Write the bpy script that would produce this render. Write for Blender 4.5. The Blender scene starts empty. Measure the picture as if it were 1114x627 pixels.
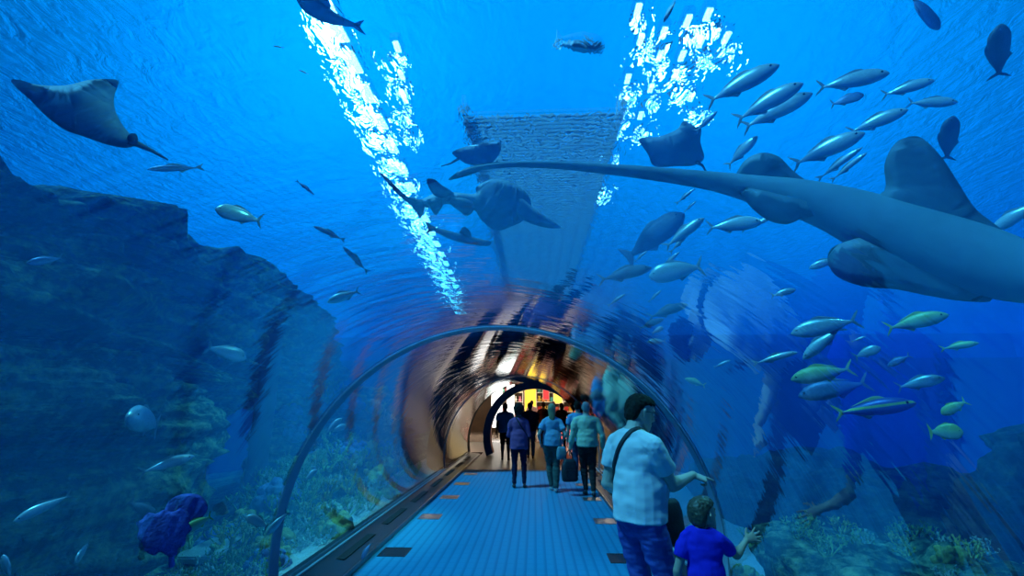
import bpy, bmesh, math, random
from mathutils import Vector, Matrix, noise, Quaternion
from mathutils.bvhtree import BVHTree
C = bpy.context.scene.collection
rnd = random.Random(7)
EYE = 1.65
F_PX = 495.0
PITCH = math.atan(126.5 / F_PX)
YAW = math.atan(25 * math.cos(PITCH) / F_PX)      # turned a little to the left
CX, CY = 557.0, 313.5

# ---------------------------------------------------------------- camera
cam_d = bpy.data.cameras.new('camera')
cam = bpy.data.objects.new('camera', cam_d)
C.objects.link(cam)
cam.location = (0, 0, EYE)
fw = Vector((-math.sin(YAW) * math.cos(PITCH), math.cos(YAW) * math.cos(PITCH), math.sin(PITCH)))
rt = Vector((math.cos(YAW), math.sin(YAW), 0))
up = rt.cross(fw)
cam.rotation_euler = Matrix((rt, up, -fw)).transposed().to_euler()
cam_d.sensor_width = 36
cam_d.lens = 36 * F_PX / 1114
cam_d.clip_start = 0.05
bpy.context.scene.camera = cam
ORG = Vector((0, 0, EYE))


def ray(x, y):
    return (fw * F_PX + rt * (x - CX) - up * (y - CY)).normalized()


def P(x, y, d):                       # point at distance d along the view through a pixel
    return ORG + ray(x, y) * d


def atY(x, y, Y):
    r = ray(x, y)
    return ORG + r * (Y / r.y)


def atX(x, y, X):
    r = ray(x, y)
    return ORG + r * (X / r.x)


def atZ(x, y, Z):
    r = ray(x, y)
    return ORG + r * ((Z - EYE) / r.z)


# ---------------------------------------------------------------- materials
def new_mat(name):
    m = bpy.data.materials.new(name)
    m.use_nodes = True
    nt = m.node_tree
    for n in list(nt.nodes):
        nt.nodes.remove(n)
    out = nt.nodes.new('ShaderNodeOutputMaterial')
    return m, nt, out


def L(nt, a, b):
    nt.links.new(a, b)


def coords(nt, scale=(1, 1, 1), kind='Object'):
    tc = nt.nodes.new('ShaderNodeTexCoord')
    mp = nt.nodes.new('ShaderNodeMapping')
    mp.inputs['Scale'].default_value = scale
    L(nt, tc.outputs[kind], mp.inputs['Vector'])
    return mp.outputs['Vector']


def ramp(nt, fac, stops):
    r = nt.nodes.new('ShaderNodeValToRGB')
    els = r.color_ramp.elements
    while len(els) < len(stops):
        els.new(0.5)
    for e, (p, c) in zip(els, stops):
        e.position = p
        e.color = (*c, 1) if len(c) == 3 else c
    L(nt, fac, r.inputs['Fac'])
    return r.outputs['Color']


def nz(nt, vec, scale, detail=4, rough=0.55, dist=0.0):
    n = nt.nodes.new('ShaderNodeTexNoise')
    n.inputs['Scale'].default_value = scale
    n.inputs['Detail'].default_value = detail
    n.inputs['Roughness'].default_value = rough
    n.inputs['Distortion'].default_value = dist
    L(nt, vec, n.inputs['Vector'])
    return n.outputs['Fac']


def mat(name, c1, c2=None, scale=6, rough=0.6, metal=0.0, bump=0.0, stretch=(1, 1, 1), spec=0.5, bscale=None, kind='Object', sheen=0):
    """two-tone noisy surface"""
    m, nt, out = new_mat(name)
    p = nt.nodes.new('ShaderNodeBsdfPrincipled')
    L(nt, p.outputs[0], out.inputs['Surface'])
    v = coords(nt, stretch, kind)
    f = nz(nt, v, scale)
    c2 = c2 or tuple(min(1, x * 0.8) for x in c1)
    L(nt, ramp(nt, f, [(0.3, c1), (0.7, c2)]), p.inputs['Base Color'])
    p.inputs['Roughness'].default_value = rough
    p.inputs['Metallic'].default_value = metal
    p.inputs['Specular IOR Level'].default_value = spec
    if bump:
        b = nt.nodes.new('ShaderNodeBump')
        b.inputs['Strength'].default_value = bump
        b.inputs['Distance'].default_value = 0.02
        L(nt, nz(nt, v, bscale or scale * 4, 6), b.inputs['Height'])
        L(nt, b.outputs[0], p.inputs['Normal'])
    return m


def emit(name, col, strength):
    m, nt, out = new_mat(name)
    e = nt.nodes.new('ShaderNodeEmission')
    e.inputs['Color'].default_value = (*col, 1)
    e.inputs['Strength'].default_value = strength
    L(nt, e.outputs[0], out.inputs['Surface'])
    return m


# ---------------------------------------------------------------- object helpers
def link(name, me, m=None, parent=None, smooth=False):
    if m is not None:
        me.materials.append(m)
    if smooth:
        for p in me.polygons:
            p.use_smooth = True
    o = bpy.data.objects.new(name, me)
    C.objects.link(o)
    if parent is not None:
        o.parent = parent
    return o


def obj(name, bm, m=None, parent=None, smooth=False):
    me = bpy.data.meshes.new(name)
    bm.normal_update()
    bm.to_mesh(me)
    bm.free()
    return link(name, me, m, parent, smooth)


def from_py(name, vs, fs, m=None, parent=None, smooth=True):
    me = bpy.data.meshes.new(name)
    me.from_pydata([tuple(v) for v in vs], [], fs)
    me.update()
    return link(name, me, m, parent, smooth)


def empty(name, loc, label, cat, group=None, rotz=0, scale=1):
    o = bpy.data.objects.new(name, None)
    o.empty_display_size = 0.1
    C.objects.link(o)
    o.location = loc
    o.rotation_euler = (0, 0, rotz)
    o.scale = (scale,) * 3
    o['label'] = label
    o['category'] = cat
    if group:
        o['group'] = group
    return o


def tag(o, label, cat, group=None, kind=None):
    o['label'] = label
    o['category'] = cat
    if group:
        o['group'] = group
    if kind:
        o['kind'] = kind
    return o


def struct(o):
    o['kind'] = 'structure'
    return o


def copy_tree(o, parent=None):
    c = o.copy()
    C.objects.link(c)
    if parent is not None:
        c.parent = parent
    for ch in list(o.children):
        copy_tree(ch, c)
    return c


def bx(bm, x0, x1, y0, y1, z0, z1, bevel=0.0):
    r = bmesh.ops.create_cube(bm, size=1)
    vs = r['verts']
    bmesh.ops.scale(bm, vec=(x1 - x0, y1 - y0, z1 - z0), verts=vs)
    bmesh.ops.translate(bm, vec=((x0 + x1) / 2, (y0 + y1) / 2, (z0 + z1) / 2), verts=vs)
    if bevel:
        es = list({e for v in vs for e in v.link_edges})
        bmesh.ops.bevel(bm, geom=es, offset=bevel, segments=2, affect='EDGES')


def box(name, x0, x1, y0, y1, z0, z1, m, parent=None, bevel=0.0):
    bm = bmesh.new()
    bx(bm, x0, x1, y0, y1, z0, z1, bevel)
    return obj(name, bm, m, parent)


def origin_to_base(o):
    """put the object's origin at the bottom middle of its bounding box"""
    me = o.data
    xs = [v.co.x for v in me.vertices]; ys = [v.co.y for v in me.vertices]; zs = [v.co.z for v in me.vertices]
    c = Vector(((min(xs) + max(xs)) / 2, (min(ys) + max(ys)) / 2, min(zs)))
    me.transform(Matrix.Translation(-c))
    o.location = o.location + c
    return o


def tube(bm, pts, rad, seg=8, cap=True):
    """swept tube; rad number or list"""
    rings = []
    n = len(pts)
    prev = None
    for i, p in enumerate(pts):
        p = Vector(p)
        t = (Vector(pts[min(i + 1, n - 1)]) - Vector(pts[max(i - 1, 0)])).normalized()
        if prev is None:
            a = Vector((0, 0, 1)) if abs(t.z) < 0.9 else Vector((1, 0, 0))
            u = t.cross(a).normalized()
        else:
            u = (prev - t * prev.dot(t)).normalized()
        prev = u
        w = t.cross(u)
        r = rad[i] if isinstance(rad, (list, tuple)) else rad
        rings.append([bm.verts.new(p + (u * math.cos(2 * math.pi * k / seg) + w * math.sin(2 * math.pi * k / seg)) * r) for k in range(seg)])
    for a, b in zip(rings, rings[1:]):
        for k in range(seg):
            bm.faces.new((a[k], a[(k + 1) % seg], b[(k + 1) % seg], b[k]))
    if cap:
        bm.faces.new(rings[0][::-1])
        bm.faces.new(rings[-1])


def loft(bm, rings_pts, cap=True):
    rings = [[bm.verts.new(p) for p in r] for r in rings_pts]
    n = len(rings[0])
    for a, b in zip(rings, rings[1:]):
        for k in range(n):
            bm.faces.new((a[k], a[(k + 1) % n], b[(k + 1) % n], b[k]))
    if cap:
        bm.faces.new(rings[0][::-1])
        bm.faces.new(rings[-1])
    return rings


def bake(name, bm, m, parent, voxel, smooth=4, disp=None):
    """weld overlapping solids into one continuous skin"""
    me = bpy.data.meshes.new(name)
    bmesh.ops.recalc_face_normals(bm, faces=bm.faces)
    bm.to_mesh(me); bm.free()
    o = bpy.data.objects.new(name, me)
    C.objects.link(o)
    r = o.modifiers.new('r', 'REMESH'); r.mode = 'VOXEL'; r.voxel_size = voxel; r.use_smooth_shade = True
    s = o.modifiers.new('s', 'SMOOTH'); s.factor = 0.5; s.iterations = smooth
    dg = bpy.context.evaluated_depsgraph_get()
    me2 = bpy.data.meshes.new_from_object(o.evaluated_get(dg), depsgraph=dg)
    bpy.data.objects.remove(o); bpy.data.meshes.remove(me)
    me2.name = name
    if disp:
        nrm = [v.normal.copy() for v in me2.vertices]
        for v, n in zip(me2.vertices, nrm):
            v.co += n * disp(v.co)
    return link(name, me2, m, parent, True)


# tunnel dimensions
TX, TZ, TR = -0.36, 0.43, 1.93        # centre line and radius of the acrylic vault
TY0, TY1 = -7.0, 16.0                # from behind the camera to the portal
BASE_A = math.asin((0.10 - TZ) / TR)   # where the vault meets the ledges


def arc_pt(a, r=TR, y=0.0):
    return Vector((TX + r * math.cos(a), y, TZ + r * math.sin(a)))
# ================================================================ light and world
sc = bpy.context.scene
sc.view_settings.view_transform = 'Standard'
sc.view_settings.look = 'None'
sc.view_settings.gamma = 1
sc.view_settings.exposure = 0.0
sc.view_settings.use_curve_mapping = False
sc.cycles.use_denoising = True
sc.cycles.max_bounces = 8
sc.cycles.diffuse_bounces = 2
sc.cycles.glossy_bounces = 4
sc.cycles.transmission_bounces = 4
sc.cycles.transparent_max_bounces = 24
sc.cycles.volume_bounces = 1
sc.cycles.sample_clamp_indirect = 4
sc.cycles.caustics_reflective = False
sc.cycles.caustics_refractive = False

w = bpy.data.worlds.new('world')
sc.world = w
w.use_nodes = True
nt = w.node_tree
bg = nt.nodes['Background']
# the daylight of the hall above the tank: two broad bright openings in a dim blue surround
tcw = nt.nodes.new('ShaderNodeTexCoord')


def lobe(d, power, gain):
    d = Vector(d).normalized()
    dp = nt.nodes.new('ShaderNodeVectorMath'); dp.operation = 'DOT_PRODUCT'
    dp.inputs[1].default_value = d
    L(nt, tcw.outputs['Generated'], dp.inputs[0])
    mxm = nt.nodes.new('ShaderNodeMath'); mxm.operation = 'MAXIMUM'; mxm.inputs[1].default_value = 0.0
    L(nt, dp.outputs['Value'], mxm.inputs[0])
    pw = nt.nodes.new('ShaderNodeMath'); pw.operation = 'POWER'; pw.inputs[1].default_value = power
    L(nt, mxm.outputs[0], pw.inputs[0])
    g = nt.nodes.new('ShaderNodeMath'); g.operation = 'MULTIPLY'; g.inputs[1].default_value = gain
    L(nt, pw.outputs[0], g.inputs[0])
    return g.outputs[0]


def addn(nt, *xs):
    a = xs[0]
    for b in xs[1:]:
        n = nt.nodes.new('ShaderNodeMath'); n.operation = 'ADD'
        L(nt, a, n.inputs[0])
        if isinstance(b, float):
            n.inputs[1].default_value = b
        else:
            L(nt, b, n.inputs[1])
        a = n.outputs[0]
    return a


dl = ray(350, 10); dr = ray(810, -20)
stg = addn(nt, lobe(dl, 16, 1.75), lobe(dr, 13, 1.35), lobe((0, 0.4, 0.9), 8, 0.30), 0.02)
bg.inputs['Color'].default_value = (0.0, 0.36, 1.0, 1)
L(nt, stg, bg.inputs['Strength'])

sd = bpy.data.lights.new('sun', 'SUN')
sd.energy = 20.0
sd.angle = math.radians(8)
sd.color = (0.14, 0.66, 1.0)
sun = bpy.data.objects.new('sun', sd)
C.objects.link(sun)
sun.rotation_euler = (math.radians(12), math.radians(-28), 0)   # from behind-left and above

# ================================================================ tank
YE = 24.0
TANK = dict(x0=-24.0, x1=24.0, y0=-7.0, y1=16.5, z0=-2.2, z1=5.0)
m_wall = mat('tank_wall', (0.03, 0.06, 0.09), (0.02, 0.04, 0.06), 0.6, 0.9, bump=0.3)
T = TANK
struct(box('wall_left', T['x0'] - .3, T['x0'], T['y0'], YE, T['z0'] - .3, T['z1'] + .4, m_wall))
struct(box('wall_right', T['x1'], T['x1'] + .3, T['y0'], YE, T['z0'] - .3, T['z1'] + .4, m_wall))
struct(box('wall_bottom', T['x0'] - .3, T['x1'] + .3, T['y0'] - .3, T['y1'] + .3, T['z0'] - .6, T['z0'] - .3, m_wall))


def pierced(bm, x0, x1, z0, z1, r, y0, y1, N=40):
    """solid block from y0 to y1 with the tunnel's arch (open at the bottom) cut through it"""
    arc = []
    for i in range(N + 1):
        a = BASE_A + (math.pi - 2 * BASE_A) * i / N
        arc.append((TX + r * math.cos(a), TZ + r * math.sin(a)))
    wR, wL = TX + r, TX - r
    quads = []
    low_r = [p for p in arc if p[1] < TZ and p[0] > TX] + [(wR, TZ)]
    low_l = [p for p in arc if p[1] < TZ and p[0] < TX][::-1] + [(wL, TZ)]
    upper = [(wR, TZ)] + [p for p in arc if p[1] >= TZ] + [(wL, TZ)]
    for u, v in zip(upper, upper[1:]):
        if abs(u[0] - v[0]) > 1e-6:
            quads.append(((u[0], u[1]), (u[0], z1), (v[0], z1), (v[0], v[1])))
    quads.append(((wR, TZ), (x1, TZ), (x1, z1), (wR, z1)))
    quads.append(((wL, TZ), (wL, z1), (x0, z1), (x0, TZ)))
    for lo, xe in ((low_r, x1), (low_l, x0)):
        for u, v in zip(lo, lo[1:]):
            quads.append((u, (xe, u[1]), (xe, v[1]), v))
        quads.append(((lo[0][0], z0), (xe, z0), (xe, lo[0][1]), lo[0]))
    for q_ in quads:
        bm.faces.new([bm.verts.new((x, y0, z)) for x, z in q_])
        bm.faces.new([bm.verts.new((x, y1, z)) for x, z in q_[::-1]])
    path = [(arc[0][0], z0)] + arc + [(arc[-1][0], z0)]
    loops = [path, [(x0, z0), (x0, z1), (x1, z1), (x1, z0)]]
    for lp in loops:
        for u, v in zip(lp, lp[1:]):
            bm.faces.new([bm.verts.new(c) for c in ((u[0], y0, u[1]), (v[0], y0, v[1]), (v[0], y1, v[1]), (u[0], y1, u[1]))])
    for xa, xb in ((x0, arc[-1][0]), (arc[0][0], x1)):
        bm.faces.new([bm.verts.new(c) for c in ((xa, y0, z0), (xb, y0, z0), (xb, y1, z0), (xa, y1, z0))])
    bmesh.ops.remove_doubles(bm, verts=bm.verts, dist=1e-5)
    bmesh.ops.recalc_face_normals(bm, faces=bm.faces)


def wall_with_hole(name, y0, y1, z1=None):
    """end wall of the tank, pierced by the tunnel"""
    bm = bmesh.new()
    pierced(bm, T['x0'], T['x1'], T['z0'] - .3, (z1 or T['z1'] + .4), TR + .03, y0, y1)
    return struct(obj(name, bm, m_wall))


wall_with_hole('wall_front', T['y1'], T['y1'] + .3, 3.2)
struct(box('wall_front', T['x0'], T['x1'], YE, YE + .3, 3.0, T['z1'] + .4, m_wall))
struct(box('wall_shelf', T['x0'], T['x1'], T['y1'] + .3, YE, 3.05, 3.2, m_wall))
wall_with_hole('wall_back', T['y0'] - .3, T['y0'])

# the body of water: a solid block with the tunnel cut out of it lengthwise
m_water, nt, out = new_mat('sea_water')
vs_ = nt.nodes.new('ShaderNodeVolumeScatter')
vs_.inputs['Color'].default_value = (0.0, 0.26, 1.0, 1)
vs_.inputs['Density'].default_value = 0.042
vs_.inputs['Anisotropy'].default_value = 0.0
va = nt.nodes.new('ShaderNodeVolumeAbsorption')
va.inputs['Color'].default_value = (0.0, 0.72, 0.97, 1)
va.inputs['Density'].default_value = 0.22
ad = nt.nodes.new('ShaderNodeAddShader')
L(nt, vs_.outputs[0], ad.inputs[0]); L(nt, va.outputs[0], ad.inputs[1])
L(nt, ad.outputs[0], out.inputs['Volume'])
tr = nt.nodes.new('ShaderNodeBsdfTransparent')
L(nt, tr.outputs[0], out.inputs['Surface'])
e = 0.02
bm = bmesh.new()
pierced(bm, T['x0'] + e, T['x1'] - e, T['z0'], T['z1'], TR + .02, T['y0'] + e, T['y1'] - e)
struct(box('trim_6', T['x0'] + e, T['x1'] - e, T['y1'] - e + .001, YE - .1, 3.25, T['z1'], m_water))
water = struct(obj('trim_1', bm, m_water))
water['label'] = 'deep blue sea water filling the tank around the tunnel'

# rippled surface of the water, seen from below
m_surf, nt, out = new_mat('water_surface')
v = coords(nt, (1, 0.55, 1))
bp = nt.nodes.new('ShaderNodeBump')
bp.inputs['Strength'].default_value = 1.0
bp.inputs['Distance'].default_value = 0.10
L(nt, nz(nt, v, 5.5, 3, 0.6, 0.8), bp.inputs['Height'])
rf = nt.nodes.new('ShaderNodeBsdfRefraction')
rf.inputs['IOR'].default_value = 1.12
rf.inputs['Roughness'].default_value = 0.0
L(nt, bp.outputs[0], rf.inputs['Normal'])
tp = nt.nodes.new('ShaderNodeBsdfTransparent')
mx = nt.nodes.new('ShaderNodeMixShader')
mx.inputs[0].default_value = 0.80
L(nt, tp.outputs[0], mx.inputs[1]); L(nt, rf.outputs[0], mx.inputs[2])
L(nt, mx.outputs[0], out.inputs['Surface'])
bm = bmesh.new()
bmesh.ops.create_grid(bm, x_segments=2, y_segments=2, size=0.5)
bmesh.ops.scale(bm, vec=(T['x1'] - T['x0'] - .1, YE - T['y0'] - .1, 1), verts=bm.verts)
bmesh.ops.reverse_faces(bm, faces=bm.faces)
surf = struct(obj('ceiling_water', bm, m_surf))
surf.location = ((T['x0'] + T['x1']) / 2, (T['y0'] + YE) / 2, T['z1'] + 0.05)
surf.name = 'ceiling'

# ================================================================ acrylic vault, in panels between the joint rings
m_acr, nt, out = new_mat('acrylic')
v = coords(nt, (1, 1, 1), 'UV')     # u = along the arc in metres, v = along the tunnel in metres
mp = v.node
mp.inputs['Scale'].default_value = (0.55, 3.6, 1)
bp = nt.nodes.new('ShaderNodeBump')
bp.inputs['Strength'].default_value = 1.0
bp.inputs['Distance'].default_value = 0.0026
L(nt, nz(nt, v, 1.6, 3, 0.6, 0.3), bp.inputs['Height'])
gl = nt.nodes.new('ShaderNodeBsdfGlossy')
gl.inputs['Roughness'].default_value = 0.0
gl.inputs['Color'].default_value = (0.9, 0.95, 1, 1)
L(nt, bp.outputs[0], gl.inputs['Normal'])
tp = nt.nodes.new('ShaderNodeBsdfTransparent')
tp.inputs['Color'].default_value = (0.95, 0.98, 1, 1)
fr = nt.nodes.new('ShaderNodeFresnel')
fr.inputs['IOR'].default_value = 1.49
L(nt, bp.outputs[0], fr.inputs['Normal'])
mm = nt.nodes.new('ShaderNodeMath'); mm.operation = 'MULTIPLY'; mm.use_clamp = True
mm.inputs[1].default_value = 2.2         # two faces of the sheet
L(nt, fr.outputs[0], mm.inputs[0])
mx = nt.nodes.new('ShaderNodeMixShader')
L(nt, mm.outputs[0], mx.inputs[0]); L(nt, tp.outputs[0], mx.inputs[1]); L(nt, gl.outputs[0], mx.inputs[2])
L(nt, mx.outputs[0], out.inputs['Surface'])

RING_Y = [4.3, 12.0]


def vault(name, y0, y1):
    bm = bmesh.new()
    uvl = bm.loops.layers.uv.new('UVMap')
    N, M = 96, max(2, int((y1 - y0) / 0.5))
    grid = []
    for j in range(M + 1):
        y = y0 + (y1 - y0) * j / M
        grid.append([bm.verts.new(arc_pt(BASE_A + (math.pi - 2 * BASE_A) * i / N, TR, y)) for i in range(N + 1)])
    for j in range(M):
        for i in range(N):
            f = bm.faces.new((grid[j][i], grid[j + 1][i], grid[j + 1][i + 1], grid[j][i + 1]))
            for lp, (ii, jj) in zip(f.loops, ((i, j), (i, j + 1), (i + 1, j + 1), (i + 1, j))):
                lp[uvl].uv = (ii / N * 6.4, y0 + (y1 - y0) * jj / M)
            f.smooth = True
    bmesh.ops.reverse_faces(bm, faces=bm.faces)
    o = obj(name, bm, m_acr)
    return struct(o)


vault('window_1', TY0, RING_Y[0])
vault('window_2', RING_Y[0], RING_Y[1])
vault('window_3', RING_Y[1], TY1)

m_ring = mat('joint_ring', (0.30, 0.42, 0.52), (0.22, 0.34, 0.44), 8, 0.45, 0.0)


def ring(name, y, wid, th, m, r=TR, cx=TX, cz=TZ, a0=None, inset=0.004, N=96):
    bm = bmesh.new()
    a0 = BASE_A if a0 is None else a0
    rings = []
    for i in range(N + 1):
        a = a0 + (math.pi - 2 * a0) * i / N
        q = []
        for (rr, yy) in ((r - inset, y - wid / 2), (r - inset, y + wid / 2), (r - inset - th, y + wid / 2), (r - inset - th, y - wid / 2)):
            q.append((cx + rr * math.cos(a), yy, cz + rr * math.sin(a)))
        rings.append(q)
    loft(bm, rings)
    bmesh.ops.recalc_face_normals(bm, faces=bm.faces)
    return struct(obj(name, bm, m))


ring('trim_2', RING_Y[0], 0.15, 0.012, m_ring)
ring('trim_3', RING_Y[1], 0.05, 0.012, m_ring)
# the dark portal at the far end, slightly smaller than the vault
m_portal = mat('portal_blue_steel', (0.03, 0.10, 0.20), (0.02, 0.06, 0.13), 3, 0.35, 0.3)
PX_, PZ_, PR_ = 0.02, 0.64, 1.76
ring('trim_4', 16.05, 0.5, 0.24, m_portal, r=PR_, cx=PX_, cz=PZ_, a0=math.asin((0.0 - PZ_) / PR_), inset=0)

# concrete sleeve that carries the last stretch of the vault through the rock
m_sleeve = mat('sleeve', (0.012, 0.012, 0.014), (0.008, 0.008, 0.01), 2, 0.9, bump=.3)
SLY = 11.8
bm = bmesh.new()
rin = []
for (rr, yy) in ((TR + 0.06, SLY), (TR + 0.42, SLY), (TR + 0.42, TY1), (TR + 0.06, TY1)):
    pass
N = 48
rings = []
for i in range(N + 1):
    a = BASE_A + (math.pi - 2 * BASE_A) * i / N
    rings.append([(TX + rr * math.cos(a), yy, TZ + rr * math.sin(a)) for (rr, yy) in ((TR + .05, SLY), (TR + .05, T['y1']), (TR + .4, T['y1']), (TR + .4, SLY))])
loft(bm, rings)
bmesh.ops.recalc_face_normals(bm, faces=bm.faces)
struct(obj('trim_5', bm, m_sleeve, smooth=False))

# ================================================================ walkway
# carpet with fine lengthwise ribs and thin cross joints
m_carpet, nt, out = new_mat('ribbed_carpet')
p = nt.nodes.new('ShaderNodeBsdfPrincipled')
L(nt, p.outputs[0], out.inputs['Surface'])
v = coords(nt)
sep = nt.nodes.new('ShaderNodeSeparateXYZ'); L(nt, v, sep.inputs[0])


def stripes(nt, val, period, lo, hi):
    a = nt.nodes.new('ShaderNodeMath'); a.operation = 'MULTIPLY'; a.inputs[1].default_value = 1 / period
    L(nt, val, a.inputs[0])
    b = nt.nodes.new('ShaderNodeMath'); b.operation = 'FRACT'; L(nt, a.outputs[0], b.inputs[0])
    c = nt.nodes.new('ShaderNodeMapRange'); c.interpolation_type = 'SMOOTHSTEP'
    c.inputs['From Min'].default_value = lo; c.inputs['From Max'].default_value = hi
    L(nt, b.outputs[0], c.inputs['Value'])
    return c.outputs[0]


sx = stripes(nt, sep.outputs['X'], 0.105, 0.55, 0.95)
sy = stripes(nt, sep.outputs['Y'], 0.16, 0.80, 0.98)
add = nt.nodes.new('ShaderNodeMath'); add.operation = 'MAXIMUM'
mu = nt.nodes.new('ShaderNodeMath'); mu.operation = 'MULTIPLY'; mu.inputs[1].default_value = 0.3
L(nt, sy, mu.inputs[0]); L(nt, sx, add.inputs[0]); L(nt, mu.outputs[0], add.inputs[1])
nn = nz(nt, v, 40, 3)
ad2 = nt.nodes.new('ShaderNodeMath'); ad2.operation = 'MULTIPLY_ADD'; ad2.inputs[1].default_value = 0.35
L(nt, nn, ad2.inputs[0]); L(nt, add.outputs[0], ad2.inputs[2])
L(nt, ramp(nt, ad2.outputs[0], [(0.0, (0.03, 0.31, 0.50)), (1.0, (0.02, 0.21, 0.37))]), p.inputs['Base Color'])
p.inputs['Roughness'].default_value = 0.65
p.inputs['Specular IOR Level'].default_value = 0.2
CL, CR, CEND = -1.85, 1.20, 12.6
struct(box('floor', CL, CR, TY0, CEND, -0.30, 0.0, m_carpet))
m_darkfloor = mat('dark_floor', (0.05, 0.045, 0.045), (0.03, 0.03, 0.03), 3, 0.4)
struct(box('floor', CL, CR, CEND, 17.0, -0.30, -0.002, m_darkfloor))

m_ledge = mat('ledge_metal', (0.035, 0.04, 0.045), (0.02, 0.025, 0.03), 2, 0.42, 0.1, stretch=(1, .2, 1))
m_slot = mat('slot_dark', (0.008, 0.008, 0.01), None, 5, 0.8)
m_sill = mat('sill_steel', (0.22, 0.23, 0.24), (0.14, 0.15, 0.16), 5, 0.28, 0.8)


def ledge(name, xa, xb, ztop):
    """sloping kerb between the carpet and the vault; xa is the carpet side"""
    s = 1 if xb > xa else -1
    prof = [(xa, -0.3), (xa, 0.05), (xa + s * 0.03, 0.06), (xb - s * 0.04, ztop), (xb + s * .12, ztop), (xb + s * .12, -0.3)]
    bm = bmesh.new()
    loft(bm, [[(x, TY0, z) for x, z in prof], [(x, TY1, z) for x, z in prof]])
    bmesh.ops.recalc_face_normals(bm, faces=bm.faces)
    return struct(obj(name, bm, m_ledge))


lb = arc_pt(math.pi - BASE_A).x
rb = arc_pt(BASE_A).x
ledge('baseboard_left', CL, lb, 0.10)
ledge('baseboard_right', CR, rb, 0.10)

# added spots without fixtures, brightening rocks, corals and the man's front
for (lx, ly, lz, tx, ty, tz, pw, sz) in ((-1.0, 2.5, 4.7, -4.6, 3.6, 1.0, 110, 62), (-1.2, 7.0, 4.7, -3.4, 6.6, 0.2, 620, 60), (0.5, 4.0, 4.7, 3.0, 4.2, .3, 60, 50), (-2.5, 9.0, 4.8, -5.4, 6.0, 2.6, 150, 70), (3.6, 4.4, 4.7, 0.9, 3.4, 1.2, 330, 34)):
    ld = bpy.data.lights.new('added_fill_spot', 'SPOT')
    ld.energy = pw; ld.color = (0.2, 0.9, 0.85); ld.spot_size = math.radians(sz); ld.spot_blend = 0.6; ld.shadow_soft_size = 0.08
    lo = bpy.data.objects.new('added_fill_spot', ld); C.objects.link(lo)
    lo.location = (lx, ly, lz)
    lo.rotation_euler = (Vector((tx, ty, tz)) - lo.location).to_track_quat('-Z', 'Y').to_euler()

# ---- details of the walkway: floor outlets, slots in the kerbs, bright sills
m_vent = mat('vent_dark', (0.010, 0.012, 0.015), None, 5, 0.5)
m_ventm = mat('vent_metal', (0.35, 0.34, 0.33), (0.22, 0.22, 0.22), 9, 0.3, 0.8)


def floor_vent(x, y, label, mf):
    e = empty('floor_vent', (x, y, 0.0), label, 'vent', 'floor vents along the carpet edges')
    bm = bmesh.new()
    for q_ in ((-.16, .16, -.16, -.145), (-.16, .16, .145, .16), (-.16, -.145, -.145, .145), (.145, .16, -.145, .145)):
        bx(bm, *q_, 0.0, 0.006)
    obj('frame', bm, mf, e)
    bm = bmesh.new()
    bx(bm, -.145, .145, -.145, .145, 0.0, 0.002)
    for k in range(9):
        bx(bm, -.135 + k * .03, -.120 + k * .03, -.145, .145, 0.002, 0.005)
    obj('grille', bm, m_vent if mf is m_vent else mf, e)
    return e


for i, (x, y) in enumerate(((-1.63, 5.75), (-1.60, 7.45), (-1.58, 8.95), (-1.58, 10.4), (-1.58, 11.8), (.95, 5.65), (1.0, 7.3), (1.0, 8.9), (1.0, 10.4))):
    lab = ('floor vent by the left kerb, ' if x < 0 else 'floor vent by the right kerb, ') + ('nearest of its row', 'second nearest of its row', 'third of its row', 'fourth of its row', 'last before the dark floor')[i if i < 5 else i - 5]
    floor_vent(x, y, lab, m_vent if i in (0, 5) else m_ventm)


def kerb_z(x, side):
    xa, xb = (CL - .03, lb + .04) if side < 0 else (CR + .03, rb - .04)
    t = (x - xa) / (xb - xa)
    return 0.06 + (0.10 - 0.06) * t


for side, x0_, x1_ in ((-1, -2.10, -2.00), (1, 1.32, 1.42)):
    for k in range(9):
        y0_ = 2.3 + k * 1.45
        xm = (x0_ + x1_) / 2
        o = box('kerb_slot', x0_, x1_, y0_, y0_ + .95, kerb_z(xm, side) - .004, kerb_z(xm, side) + .006, m_slot, None, .002)
        origin_to_base(o)
        tag(o, 'long dark slot in the %s kerb of the walkway' % ('left' if side < 0 else 'right'), 'slot', 'slots in the %s kerb' % ('left' if side < 0 else 'right'))
struct(box('trim_7', CL - .012, CL + .012, TY0, 16, 0.0, 0.056, m_sill, None, .003))
struct(box('trim_8', CR - .012, CR + .012, TY0, 16, 0.0, 0.056, m_sill, None, .003))
struct(box('trim_9', lb + .03, lb + .06, TY0, 16, 0.09, 0.115, m_ring, None, .003))
struct(box('trim_10', rb - .06, rb - .03, TY0, 16, 0.09, 0.115, m_ring, None, .003))
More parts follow.
